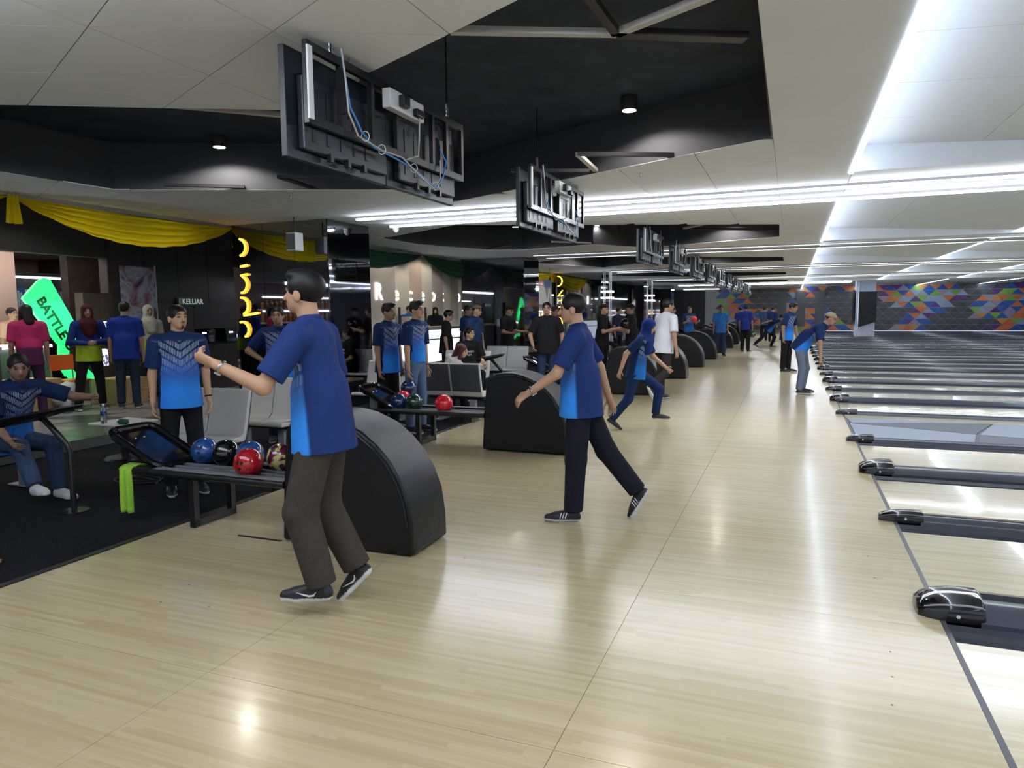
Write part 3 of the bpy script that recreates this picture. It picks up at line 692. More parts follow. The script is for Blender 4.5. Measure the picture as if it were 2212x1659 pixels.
# scoring console: black tilted desk on a bent tube
def console(x, y, a, label):
    t = empty('score_console', (x, y, 0.004), a); tag(t, label, 'console', 'score consoles')
    MB().tube([(0.12, 0, 0.0), (0.12, 0, 0.5), (0.10, 0, 0.56), (-0.08, 0, 0.76), (-0.14, 0, 0.79)], 0.024, 10).build('post', 'steel_black', t, smooth=True)
    MB().lathe([(0.11, 0), (0.11, 0.012), (0.03, 0.02)], (0.12, 0, 0), 18).build('base_plate', 'steel_black', t)
    d = MB().add([(0.14, -0.2, 0.87), (0.14, 0.2, 0.87), (-0.34, 0.24, 0.79), (-0.34, -0.24, 0.79), (0.12, -0.18, 0.84), (0.12, 0.18, 0.84), (-0.30, 0.2, 0.72), (-0.30, -0.2, 0.72)],
                 [(0,1,2,3),(7,6,5,4),(0,4,5,1),(1,5,6,2),(2,6,7,3),(3,7,4,0)]).build('desk', 'plastic_black', t, bevel=0.012)
    MB().add([(0.10, -0.16, 0.866), (0.10, 0.16, 0.866), (-0.28, 0.18, 0.803), (-0.28, -0.18, 0.803), (0.10, -0.16, 0.868), (0.10, 0.16, 0.868), (-0.28, 0.18, 0.805), (-0.28, -0.18, 0.805)], [(3,2,1,0),(4,5,6,7),(0,1,5,4),(1,2,6,5),(2,3,7,6),(3,0,4,7)]).build('key_panel', 'screen_dark', d)
console(-5.55, 3.95, 0.3, 'black scoring console on a bent tube beside the seated man')
console(-4.75, 11.35, 0.3, 'black scoring console on a bent tube by the man in the khaki cap')

# small things on the carpet and benches
def bottle(loc, label):
    t = empty('water_bottle', loc); tag(t, label, 'bottle')
    MB().lathe([(0.028, 0), (0.032, 0.01), (0.032, 0.06), (0.029, 0.075), (0.032, 0.09), (0.032, 0.15), (0.014, 0.19), (0.013, 0.2)], (0, 0, 0), 16).build('bottle_body', 'bottle_plastic', t, smooth=True)
    MB().lathe([(0.016, 0.2), (0.016, 0.218)], (0, 0, 0), 14).build('bottle_cap', 'paper_white', t)
    MB().lathe([(0.0325, 0.095), (0.0325, 0.14)], (0, 0, 0), 16).build('bottle_wrap', 'ball_blue', t)
bottle((-7.0, 5.55, 0.42), 'clear water bottle standing on the white table behind the first rack')
t = empty('side_table', (-6.95, 5.75, 0.004)); tag(t, 'low pale table holding a water bottle and a green packet', 'table')
MB().box(-0.25, 0.25, -0.25, 0.25, 0.39, 0.415).build('table_top', 'seat_white', t, bevel=0.008); MB().tube([(0, 0, 0), (0, 0, 0.39)], 0.04, 12).build('table_post', 'steel_black', t); MB().lathe([(0.22, 0), (0.2, 0.02)], (0, 0, 0), 20).build('table_foot', 'steel_black', t)
def blob(name, loc, r, m_, label, cat, seed=0, parent=None, sub=2, amp=0.25):
    bm = bmesh.new(); bmesh.ops.create_icosphere(bm, subdivisions=sub, radius=1.0)
    rr = random.Random(seed)
    ph = [rr.uniform(0, 6) for _ in range(6)]
    for v in bm.verts:
        c = v.co; k = 1 + amp*(math.sin(3*c.x+ph[0])*math.sin(4*c.y+ph[1]) + 0.6*math.sin(7*c.z+ph[2]+3*c.x))
        v.co = Vector((c.x*r[0]*k, c.y*r[1]*k, max(-0.75, c.z*k)*r[2]))
    me = bpy.data.meshes.new(name); bm.to_mesh(me); bm.free(); me.materials.append(M[m_]); me.polygons.foreach_set('use_smooth', [True]*len(me.polygons))
    o = bpy.data.objects.new(name, me); COL.objects.link(o); o.location = (loc[0], loc[1], loc[2]+r[2]*0.75)
    if label: tag(o, label, cat)
    if parent: o.parent = parent
    return o
blob('snack_packet', (-6.78, 5.6, 0.42), (0.07, 0.05, 0.035), 'green_cloth', 'crumpled green packet on the low table beside the bottle', 'packet', 3)
blob('black_bag', (-5.46, 17.98, 0.43), (0.17, 0.13, 0.12), 'watch_black', 'slumped black bag on the pale far bench', 'bag', 5)
blob('white_packet', (-5.2, 17.95, 0.43), (0.07, 0.06, 0.05), 'towel_green', 'pale green packet next to the slumped black bag', 'packet', 6)
# papers on the bench behind the fist-raising man
t = MB().box(-5.30, -5.12, 6.18, 6.42, 0.425, 0.432).build('score_papers', 'paper_white'); tag(t, 'white papers lying on the bench behind the fist-raising man', 'paper')
# bags and shoes under benches
blob('shoe_bag', (-4.2, 10.0, 0.004), (0.16, 0.2, 0.13), 'watch_black', 'black shoe bag on the carpet under the dark-backed bench', 'bag', 8)
# sandals at the left edge of the carpet
for k, (x, y, a) in enumerate(((-4.72, 2.86, 0.5), (-4.92, 2.98, 0.9), (-4.98, 2.75, 0.2))):
    t = empty('sandal', (x, y, 0.004), a); tag(t, 'worn dark sandal lying on the black carpet by the approach edge', 'sandal', 'sandals on the carpet')
    pl = [(0.05*math.cos(q)*(1.0 if math.sin(q) > 0 else 0.8), 0.125*math.sin(q)) for q in [i*math.pi/8 for i in range(16)]]
    MB().prism(pl, 'z', 0.0, 0.022).build('sole', 'watch_black', t); MB().prism([(p[0]*0.9, p[1]*0.93) for p in pl], 'z', 0.022, 0.026).build('insole', 'sandal_brown', t)
    MB().tube([(-0.048, 0.03, 0.02), (-0.03, 0.04, 0.06), (0.0, 0.05, 0.07), (0.03, 0.04, 0.06), (0.048, 0.03, 0.02)], 0.014, 6).build('strap', 'sandal_brown', t, smooth=True)
# coiled lead lying on the carpet
t = MB().tube([(-5.85+0.28*math.cos(a)*(1-a/40), 4.9+0.13*math.sin(a)+a*0.012, 0.012+0.0005*a) for a in [k*0.35 for k in range(45)]], 0.008, 6).build('coiled_lead', 'steel_black'); tag(t, 'thin black lead coiled on the carpet behind the first rack', 'cable')

# ------------------------------------------------------------------ mirrored pillars
def pillar(y, label):
    t = empty('mirror_pillar', (-7.92, y+0.6, 0)); t['kind'] = 'structure'
    x0, x1, y0, y1, h = -0.96, 0.96, -0.6, 0.6, ZC
    for k in range(3):
        a = x0 + (x1-x0)*k/3; b = x0 + (x1-x0)*(k+1)/3
        MB().box(a+0.003, b-0.003, y0-0.012, y0, 0.135, h).build('mirror_panel', 'mirror_black', t)
    for k in range(2):
        a = y0 + (y1-y0)*k/2; b = y0 + (y1-y0)*(k+1)/2
        MB().box(x1, x1+0.012, a+0.003, b-0.003, 0.01, h).build('mirror_panel', 'mirror_black', t)
    MB().box(x0, x1, y0, y1, 0.0, h).build('pillar_core', 'wall_dark', t)
    t.name = label
    return t
for i, y in enumerate((9.68, 18.68, 27.2, 35.8, 44.4)): pillar(y, 'pillar_%d' % (i+1))

# ------------------------------------------------------------------ drapes along the ceiling edge
def swag(y0, y1, sag, m_, label, group, tail=True):
    t = empty('drape_swag', (XD, (y0+y1)/2, ZC)); tag(t, label, 'drape', group); hl = (y1-y0)/2
    def fn(u, v):
        s = 4*u*(1-u); d = (s**0.85)*(0.04 + v*sag) + 0.03
        pl = 0.035*math.sin(v*26 + 5*u) * min(1, s*2)
        return (0.02 + 0.12*s*math.sin(math.pi*min(1, v*1.0))*0.9 + pl, (u-0.5)*2*hl, -d + 0.006*math.sin(60*u)*v)
    sheet('swag_cloth', fn, 44, 26, m_, t)
    MB().box(-0.01, 0.015, -hl, hl, -0.055, 0.0).build('drape_rail', 'joint_grey', t)
    if tail:
        def fn2(u, v): return (0.05 + 0.05*math.sin(u*14), hl + (u-0.5)*0.16*(0.6+0.5*v), -0.03 - 0.34*v)
        sheet('drape_tail', fn2, 16, 6, m_, t)
swag(2.0, 6.0, 0.42, 'yellow_sheer', 'sheer yellow swag drape over the concourse edge at the frame side', 'yellow ceiling drapes')
swag(6.02, 9.75, 0.42, 'yellow_sheer', 'long sheer yellow swag drape ending at the first mirrored pillar', 'yellow ceiling drapes')
swag(11.3, 16.4, 0.42, 'green_cloth', 'dark green swag drape just past the first mirrored pillar', 'green ceiling drapes', False)
swag(16.45, 21.3, 0.50, 'green_cloth', 'dark green swag drape in front of the reception fins', 'green ceiling drapes', False)
swag(22.0, 27.0, 0.6, 'yellow_sheer', 'small sheer yellow swag drape before the third mirrored pillar', 'yellow ceiling drapes')
swag(28.6, 35.5, 0.5, 'green_cloth', 'dark green swag drape far along the concourse', 'green ceiling drapes', False)

# ------------------------------------------------------------------ text
def text(name, body, size, m_, parent, mw, ext=0.006, bold=0.0):
    cu = bpy.data.curves.new(name, 'FONT'); cu.body = body; cu.size = size; cu.extrude = ext; cu.align_x = 'LEFT'; cu.offset = bold
    o = bpy.data.objects.new(name, cu); COL.objects.link(o)
    dg = bpy.context.evaluated_depsgraph_get(); me = bpy.data.meshes.new_from_object(o.evaluated_get(dg))
    bpy.data.objects.remove(o); bpy.data.curves.remove(cu)
    me.name = name; me.materials.clear(); me.materials.append(M[m_])
    q = bpy.data.objects.new(name, me); COL.objects.link(q)
    if parent: q.parent = parent
    q.matrix_local = mw
    return q
def frame(origin, ex, ey):          # text plane: ex reading direction, ey up
    ex = Vector(ex).normalized(); ey = Vector(ey).normalized(); ez = ex.cross(ey)
    return Matrix(((ex.x, ey.x, ez.x, origin[0]), (ex.y, ey.y, ez.y, origin[1]), (ex.z, ey.z, ez.z, origin[2]), (0, 0, 0, 1)))

# ------------------------------------------------------------------ concourse behind
cg = struct(MB().box(-20, XD-0.02, YB, YW, 3.55, 3.65).build('ceiling_concourse', 'wall_dark'))
MB().box(XD-0.03, XD, YB, YW, ZC-0.02, 3.6).build('ceiling_edge', 'ceiling_white', cg)
struct(MB().box(-11.5, -11.3, 8.72, 9.29, 0, 2.0).build('wall_shop_post', 'wall_brown'))
wl = struct(MB().box(-11.6, -11.4, 9.3, 13.2, 0, 3.6).build('wall_black_tile', 'wall_dark'))
for r in range(6):                   # large black wall tiles with joints
    for c in range(5):
        y0 = 9.3 + c*0.78; z0 = ZK + r*0.57
        MB().box(-11.4, -11.385, y0+0.004, y0+0.776, z0+0.004, z0+0.566).build('wall_tile', 'tile_wall_black', wl)
MB().box(-11.41, -11.38, 11.2, 11.75, ZK, 1.75).build('door_leaf', 'wall_dark', wl)
t = empty('exit_sign', (-11.34, 10.98, 1.86)); tag(t, 'small hanging exit sign reading KELUAR on the black tiled wall', 'sign')
MB().box(-0.02, 0.02, -0.20, 0.36, -0.07, 0.09).build('sign_box', 'sign_green', t)
MB().box(0.02, 0.024, -0.19, -0.13, -0.05, 0.07).build('sign_symbol', 'wall_pink', t)
text('sign_text', 'KELUAR', 0.15, 'sign_text', t, frame((0.022, -0.11, -0.045), (0, 1, 0), (0, 0, 1)))
t = empty('wall_poster', (-11.37, 9.95, 1.75)); tag(t, 'tall hazy poster in pink, pale blue and violet on the black wall', 'poster')
MB().box(-0.01, 0.005, -0.42, 0.34, -1.1, 0.75).build('poster_sheet', 'poster', t) if 'poster' in M else None
MB().box(-0.012, 0.012, 0.34, 0.36, -1.1, 0.78).build('poster_edge', 'bar_white', t)
# fascia and shop
sh = struct(MB().box(-11.6, -11.4, YB, 9.3, 2.62, 3.6).build('wall_fascia', 'wall_dark'))
struct(MB().box(-17, -11.6, YB, 12.0, 2.95, 3.0).build('ceiling_shop', 'wall_cream'))
wb = struct(MB().box(-17.2, -17.0, YB, 14, 0, 3.6).build('wall_back', 'wall_pink'))
struct(MB().box(-17, -11.6, 12.0, 12.2, 0, 3.6).build('wall_shop_side', 'wall_brown'))
wf = struct(MB().box(-13.2, -13.0, 9.75, 12.0, 0, 2.95).build('wall_shop_panel', 'wall_brown'))
struct(MB().box(-13.2, -13.0, YB, 8.75, 0, 2.95).build('wall_shop_front', 'wall_pink'))
area('shop_light', (-14.6, 10.0, 2.9), 2.0, 2.0, 30, (1.0, 0.92, 0.85))
area('shop_counter_light', (-12.3, 8.0, 2.9), 1.0, 3.0, 30, (1.0, 0.85, 0.75))
# lit merchandise cabinet
t = empty('display_cabinet', (-13.75, 9.42, ZK)); tag(t, 'tall black display cabinet with brightly lit rows of goods', 'cabinet')
MB().box(-0.25, 0.25, -0.75, 0.75, 0, 0.06).build('cabinet_base', 'wall_dark', t); MB().box(-0.25, -0.22, -0.75, 0.75, 0.06, 2.3).build('cabinet_back', 'wall_dark', t); MB().box(-0.25, 0.25, -0.75, 0.75, 2.24, 2.3).build('cabinet_top', 'wall_dark', t)
for s in (-0.75, 0.72): MB().box(-0.25, 0.25, s, s+0.03, 0.06, 2.24).build('cabinet_side', 'wall_dark', t)
for z in (0.6, 1.1, 1.6): MB().box(-0.22, 0.24, -0.72, 0.72, z, z+0.025).build('shelf', 'wall_grey', t)
MB().box(0.0, 0.05, -0.7, 0.7, 2.2, 2.235).build('cabinet_lamp', 'led_soft', t)
rr = random.Random(3)
for k in range(26):
    y = -0.68 + k*0.053; h = rr.uniform(0.27, 0.4)
    o = MB().box(-13.77, -13.6, 9.42+y, 9.42+y+0.04, ZK+1.626, ZK+1.626+h).build('boxed_game', rr.choice(['paper_white', 'tri_pale', 'tri_purple', 'tri_lilac', 'blue_plastic'])); tag(o, 'slim boxed item in the lit row of the black display cabinet', 'box', 'boxed items in the display cabinet')
for k in range(14):
    y = -0.66 + k*0.096; h = rr.uniform(0.18, 0.33)
    o = MB().box(-13.77, -13.6, 9.42+y, 9.42+y+0.07, ZK+1.126, ZK+1.126+h).build('boxed_game', rr.choice(['tri_grey', 'tri_purple', 'wall_brown'])); tag(o, 'dark boxed item on the middle shelf of the black display cabinet', 'box', 'boxed items on the middle shelf')
# green illuminated sign
t = empty('neon_sign', (-11.1, 8.2, ZK)); tag(t, 'green glowing slanted sign with black lettering BATTLE G', 'sign')
def slab(poly, name, m_, x0, x1): return MB().prism(poly, 'x', x0, x1).build(name, m_, t)
slab([(-0.66, 1.75), (-0.40, 2.02), (-0.30, 2.08), (-0.20, 2.05), (0.24, 1.22), (0.20, 1.02), (0.05, 0.98), (-0.14, 1.02)], 'sign_panel', 'neon_green', -0.03, 0.03)
slab([(-0.12, 1.06), (0.06, 1.02), (0.0, 0.70), (0.16, 0.47), (0.08, 0.08), (-0.05, -0.02), (-0.12, 0.1), (-0.02, 0.45), (-0.15, 0.68)], 'sign_bolt', 'neon_green', -0.03, 0.03)
slab([(0.30, 0.62), (0.52, 0.40), (0.62, 0.30), (0.36, 0.42)], 'sign_splinter', 'neon_green', -0.03, 0.03)
text('sign_lettering', 'BATTLE G', 0.215, 'sign_black', t, frame((0.034, -0.46, 1.72), (0, 0.50, -0.86), (0, 0.86, 0.50)), 0.006, 0.007)
MB().box(-0.02, 0.02, -0.04, 0.04, -0.01, 1.0).build('sign_post', 'wall_dark', t)
l_ = area('neon_glow', (-11.0, 8.1, 1.6), 0.5, 0.9, 4, (0.1, 1.0, 0.35), (0, math.pi/2, 0))
# framed lit pictures by the sign
for k, (y, z) in enumerate(((8.88, 1.2), (9.15, 1.2), (9.0, 0.72))):
    o = MB().box(-11.30, -11.285, y-0.12, y+0.12, z, z+0.30).build('framed_print', 'led_print'); tag(o, 'small glowing white print with dark scribbles beside the green sign', 'picture', 'glowing prints beside the green sign')
# clutter at floor by the shop
t = empty('cardboard_box', (-10.6, 8.75, ZK)); tag(t, 'large brown cardboard box on the concourse floor behind the maroon-scarf woman', 'box')
MB().box(-0.3, 0.3, -0.3, 0.3, 0, 0.42).build('box_body', 'cardboard', t, bevel=0.004); MB().box(-0.03, 0.03, -0.301, 0.301, 0.418, 0.424).build('box_tape', 'paper_white', t); MB().box(0.3, 0.304, -0.05, 0.08, 0.18, 0.3).build('box_sticker', 'paper_white', t)
t = empty('cardboard_box', (-11.0, 7.55, ZK)); tag(t, 'wide cardboard carton beside the foot of the green sign', 'box')
MB().box(-0.35, 0.3, -0.4, 0.25, 0, 0.5).build('box_body', 'cardboard', t, bevel=0.004); MB().box(-0.35, 0.3, -0.02, 0.02, 0.499, 0.504).build('box_tape', 'paper_white', t)
blob('plastic_bag', (-10.55, 7.75, ZK), (0.16, 0.2, 0.24), 'bag_white', 'crumpled white plastic bag on the floor by the cardboard carton', 'bag', 4)
t = empty('orange_chair', (-10.75, 8.0, ZK)); tag(t, 'orange plastic chair behind the maroon-scarf woman', 'chair')
MB().box(-0.2, 0.2, -0.2, 0.2, 0.43, 0.46).build('seat', 'orange_plastic', t, bevel=0.01); MB().box(-0.22, -0.19, -0.2, 0.2, 0.6, 0.85).build('backrest', 'orange_plastic', t, bevel=0.01)
for a in (-0.18, 0.18):
    for b_ in (-0.18, 0.18): MB().tube([(a, b_, 0), (a, b_, 0.43)], 0.012, 6).build('leg', 'steel_light', t)
    MB().tube([(-0.2, a, 0.44), (-0.21, a, 0.62)], 0.012, 6).build('back_post', 'steel_light', t)
for x, y in ((-9.75, 5.2), (-9.75, 6.9), (-9.75, 8.3), (-10.4, 7.6), (-9.75, 12.2), (-9.75, 14.2), (-9.75, 23), (-9.75, 31)):
    t = empty('recessed_lamp', (x, y, 3.55)); tag(t, 'small round recessed lamp in the dark concourse ceiling behind the drapes', 'light', 'recessed concourse lamps')
    MB().lathe([(0.07, 0.0), (0.07, -0.012), (0.06, -0.014)], (0, 0, 0), 16).build('lamp_ring', 'bar_white', t); MB().lathe([(0.055, -0.016), (0.055, -0.006)], (0, 0, 0), 16).build('lamp_lens', 'lamp_face', t)
    spot('recessed_beam', (x, y, 3.52), 42, 2.3, blend=0.5)
# glass-fronted counter at the left edge of the shop
t = empty('shop_counter', (-12.0, 7.35, ZK)); tag(t, 'shop counter with a glowing blue-white edge at the pink wall', 'counter')
MB().box(-0.3, 0.3, -1.2, 1.0, 0, 0.95).build('counter_body', 'wall_grey', t); MB().box(-0.33, 0.33, -1.23, 1.03, 0.95, 1.0).build('counter_top', 'led_soft', t)

# dark glossy counter in front of the black wall
t = empty('snack_counter', (-10.9, 11.2, ZK)); tag(t, 'dark glossy counter with small lights before the black tiled wall', 'counter')
MB().box(-0.3, 0.3, -0.75, 0.75, 0, 0.9).build('counter_body', 'tile_wall_black', t); MB().box(-0.33, 0.33, -0.8, 0.8, 0.9, 0.94).build('counter_top', 'plastic_gloss', t); MB().box(0.31, 0.33, -0.8, 0.8, 0.94, 1.2).build('sneeze_guard', 'mirror_black', t)
for y in (-0.6, 0.1): MB().box(0.332, 0.335, y, y+0.1, 1.1, 1.13).build('guard_lamp', 'led_soft', t)

# bars: one at the left out of frame, one behind the first pillar, both seen in the mirrors
def bar_unit(y0, y1, xb, label):
    t = empty('bar_counter', (xb, (y0+y1)/2, ZK)); tag(t, label, 'bar', 'bars with lit shelves'); hl = (y1-y0)/2
    MB().box(-0.5, -0.4, -hl, hl, 0, 2.9).build('back_panel', 'wall_brown', t)
    MB().box(0.25, 0.75, -hl, hl, 0, 1.0).build('counter_body', 'wall_brown', t); MB().box(0.2, 0.8, -hl, hl, 1.0, 1.05).build('counter_top', 'counter_top', t)
    MB().box(-0.38, -0.1, -hl*0.9, hl*0.9, 1.25, 1.28).build('shelf', 'bar_white', t); MB().box(-0.38, -0.1, -hl*0.9, hl*0.9, 1.55, 1.58).build('shelf', 'bar_white', t)
    for z in (1.52, 1.84): MB().box(-0.12, -0.10, -hl*0.9, hl*0.9, z, z+0.03).build('shelf_lamp', 'led_soft', t)
    MB().box(0.70, 0.76, -hl, hl, 2.10, 2.16).build('canopy_lamp', 'led_soft', t)
    MB().box(-0.4, 0.78, -hl, hl, 2.16, 2.9).build('canopy', 'wall_dark', t)
    for k in range(3): MB().lathe([(0.03, 0), (0.03, 0.02)], (0.2, -hl*0.6+k*hl*0.6, 2.14), 10).build('canopy_spot', 'lamp_face', t)
    rr = random.Random(int(y0))
    for z in (1.28, 1.58):
        for k in range(int(hl*1.8/0.16)):
            o = empty('liquor_bottle', (xb-0.25, (y0+y1)/2 - hl*0.88 + k*0.16, ZK+z)); tag(o, 'slim bottle in the row on the lit shelf of the %s' % ('bar behind the first pillar' if y0 > 10 else 'bar near the yellow drape'), 'bottle', 'bottles on the bar shelves')
            hh = rr.uniform(0.2, 0.27)
            MB().lathe([(0.034, 0), (0.034, hh*0.6), (0.012, hh*0.78), (0.012, hh)], (0, 0, 0), 8).build('bottle_body', rr.choice(['glass_bottle', 'glass_bottle2', 'amber_glow' if z < 1.3 and rr.random() < 0.3 else 'glass_bottle']), o)
bar_unit(2.3, 6.6, -11.0, 'bar with white LED canopy line and lit bottle shelves near the yellow drape')
bar_unit(13.3, 15.8, -10.9, 'bar with white LED canopy line behind the first mirrored pillar')

# reception: overlapping fins with letters, white glowing counter
rc = struct(MB().box(-11.2, -11.0, 13.2, 22.2, 0, 3.55).build('wall_reception', 'fin_grey'))
fy = [15.9, 17.55, 18.35, 19.1, 19.75, 20.5, 21.0, 21.6, 22.0]
fm = ['fin_grey', 'fin_light', 'fin_tan', 'fin_light', 'fin_grey', 'fin_light', 'fin_grey', 'fin_light']  # differing shade of the fin faces is put into their tones
for k in range(8):
    y0, y1 = fy[k], fy[k+1]
    x0, x1 = (-10.55, -10.40) if k else (-10.40, -10.40)
    MB().add([(x0, y0-(0.25 if k else 0), ZK), (x1, y1, ZK), (x1, y1, 3.55), (x0, y0-(0.25 if k else 0), 3.55), (x0-0.06, y0-(0.25 if k else 0), ZK), (x1-0.06, y1, ZK), (x1-0.06, y1, 3.55), (x0-0.06, y0-(0.25 if k else 0), 3.55)],
             [(0,1,2,3),(7,6,5,4),(0,4,5,1),(1,5,6,2),(2,6,7,3),(3,7,4,0)]).build('reception_fin', fm[k], rc)
t = empty('reception_sign', (-10.38, 16.3, 1.95)); tag(t, 'glowing white letters of Reception set between the wall fins', 'sign')
for ch, y, x in (('R', 16.45, -10.38), ('e', 17.47, -10.53), ('c', 18.28, -10.53), ('e', 18.98, -10.53), ('p', 19.68, -10.53), ('t', 20.36, -10.53), ('i', 20.88, -10.53), ('o', 21.42, -10.53)):
    ki = {16.45: 0}.get(y, None); k = 0 if ch == 'R' else [17.47, 18.28, 18.98, 19.68, 20.36, 20.88, 21.42].index(y) + 1
    d_ = (0, 1, 0) if k == 0 else (0.15, fy[k+1]-fy[k]+0.25, 0)
    xs_ = -10.375 if k == 0 else -10.55 + 0.15*(y-fy[k]+0.25)/(fy[k+1]-fy[k]+0.25) + 0.025
    text('letter', ch, 0.66 if ch == 'R' else 0.6, 'letter_white', t, frame((xs_+10.38, y-16.3+(0.10 if k else 0), 0.0), d_, (0, 0, 1)), 0.012, 0.0)
t = empty('reception_counter', (-9.7, 18.8, ZK)); tag(t, 'white glowing reception counter with wooden top', 'counter')
MB().box(-0.3, 0.25, -2.6, 2.7, 0, 0.08).build('counter_plinth', 'wall_dark', t); MB().box(-0.3, 0.3, -2.6, 2.7, 0.08, 0.98).build('counter_front', 'counter_glow', t, bevel=0.01); MB().box(-0.34, 0.34, -2.65, 2.75, 0.98, 1.06).build('counter_top', 'counter_top', t, bevel=0.006); MB().box(0.3, 0.31, -2.6, 2.7, 0.70, 0.73).build('counter_trim', 'wall_dark', t)
for k in range(4):
    o = MB().box(-9.85, -9.82, 16.9+k*0.22, 17.07+k*0.22, ZK+1.06, ZK+1.06+0.3).build('leaflet_stand', ['fin_tan', 'wall_cream', 'paper_white', 'fin_tan'][k]); tag(o, 'upright leaflet holder on the reception counter', 'leaflet', 'leaflets on the reception counter')
for k, y in enumerate((17.6, 18.4, 19.15)):
    o = MB().box(-10.36, -10.33, y, y+0.09, 1.2, 1.75).build('wall_rack', 'wall_dark'); tag(o, 'narrow dark leaflet rack on the reception fins', 'rack', 'leaflet racks on the fins')
spot('reception_spot', (-9.4, 19, 3.4), 65, 2.2, rot=(0, 0.25, 0)); spot('reception_spot', (-9.4, 17, 3.4), 55, 2.2, rot=(0, 0.25, 0))
# concourse beyond the reception
wq = struct(MB().box(-11.2, -11.0, 22.2, YW, 0, 3.6).build('wall_left', 'wall_brown'))
for k, (y0, y1) in enumerate(((22.6, 26.8), (28.8, 34.5), (37, 43), (46, 52))):
    t = empty('drinks_shelf', (-10.9, (y0+y1)/2, ZK)); tag(t, ['long lit drinks shelf past the reception', 'long lit drinks shelf past the third mirrored pillar', 'long lit drinks shelf past the fourth mirrored pillar', 'long lit drinks shelf near the far corner'][k], 'shelf', 'lit drinks shelves'); hl = (y1-y0)/2
    MB().box(-0.08, 0.12, -hl, hl, 0.0, 0.95).build('shelf_base', 'wall_brown', t)
    for z in (1.15, 1.45): MB().box(-0.08, 0.15, -hl, hl, z, z+0.03).build('shelf_board', 'led_soft', t)
    MB().box(0.2, 0.26, -hl, hl, 2.2, 2.26).build('canopy_lamp', 'led_soft', t); MB().box(-0.1, 0.26, -hl, hl, 2.26, 3.2).build('canopy', 'wall_dark', t)
    for q in range(int(hl*2/0.5)):
        o = MB().lathe([(0.04, 0), (0.04, 0.14), (0.014, 0.2), (0.014, 0.24)], (-10.85, y0+0.25+q*0.5, ZK+1.18), 8).build('liquor_bottle', rr.choice(['glass_bottle', 'glass_bottle2', 'amber_glow'])); tag(o, 'bottle on the lower board of a long lit drinks shelf', 'bottle', 'bottles on the drinks shelves')
# hanging colour board beyond the second pillar
t = empty('hanging_sign', (-7.9, 23.0, 2.25)); tag(t, 'white hanging board with red and grey geometric cut-outs', 'sign')
MB().box(-0.02, 0.02, -0.9, 0.9, -0.42, 0.42).build('board', 'paper_white', t)
MB().prism([(-0.9, 0.42), (-0.9, -0.1), (-0.6, 0.42)], 'x', 0.021, 0.03).build('cut_out', 'tri_grey', t); MB().prism([(-0.5, 0.42), (0.0, 0.42), (0.0, 0.2), (-0.5, 0.2)], 'x', 0.021, 0.03).build('cut_out', 'ball_bright_red', t); MB().prism([(0.1, 0.42), (0.9, 0.42), (0.7, 0.15), (0.1, 0.15)], 'x', 0.021, 0.03).build('cut_out', 'tri_blue', t); MB().prism([(0.2, 0.15), (0.5, 0.15), (0.4, -0.2)], 'x', 0.021, 0.03).build('cut_out', 'tri_grey', t); MB().prism([(-0.8, -0.42), (-0.7, 0.0), (-0.6, -0.42)], 'x', 0.021, 0.03).build('cut_out', 'tri_grey', t); MB().prism([(0.55, -0.42), (0.6, 0.0), (0.75, -0.42)], 'x', 0.021, 0.03).build('cut_out', 'tri_grey', t)
for y in (-0.7, 0.7): MB().tube([(0, y, 0.42), (0, y, ZC-2.25)], 0.008, 6).build('hanger', 'steel_black', t)

# vertical neon signs at the pillars' outer edge: stroke shapes as they show
def neon(y, m_, strokes, label, z0, dz):
    t = empty('neon_letters', (-8.62, y, z0)); tag(t, label, 'neon sign')
    for s_ in strokes:
        if s_[0] == 'arc':
            _, zc, r, a0, a1 = s_; P = [(-0.22+0.12+math.cos(a)*r, 0, zc*dz+math.sin(a)*r) for a in [a0+(a1-a0)*k/12 for k in range(13)]]
        else: P = [(p[0], 0, p[1]*dz) for p in s_[1:]]
        MB().tube(P, 0.021, 6).build('neon_stroke', m_, t, smooth=True)
neon(9.64, 'neon_orange', [('arc', 0.0, 0.14, -1.4, 1.4), ('ln', (-0.08, -0.32), (0.06, -0.30)), ('ln', (-0.08, -0.47), (0.06, -0.45)), ('arc', -0.62, 0.14, -1.5, 1.2), ('arc', -0.98, 0.14, -1.3, 1.6), ('ln', (-0.06, -1.14), (0.24, -1.10)), ('arc', -1.38, 0.13, -1.2, 1.9)],
     'orange glowing vertical lettering on the first mirrored pillar', 2.72, 1.0)
neon(27.16, 'neon_yellow', [('arc', 0.0, 0.2, -1.5, 1.5), ('ln', (0.12, -0.36), (-0.08, -0.6), (0.14, -0.56)), ('ln', (-0.06, -0.78), (0.14, -0.75)), ('ln', (-0.04, -1.02), (0.16, -0.98)), ('ln', (0.0, -1.24), (0.18, -1.2)), ('arc', -1.62, 0.2, -1.5, 1.9)],
     'yellow glowing vertical lettering on the third mirrored pillar', 2.78, 1.0)
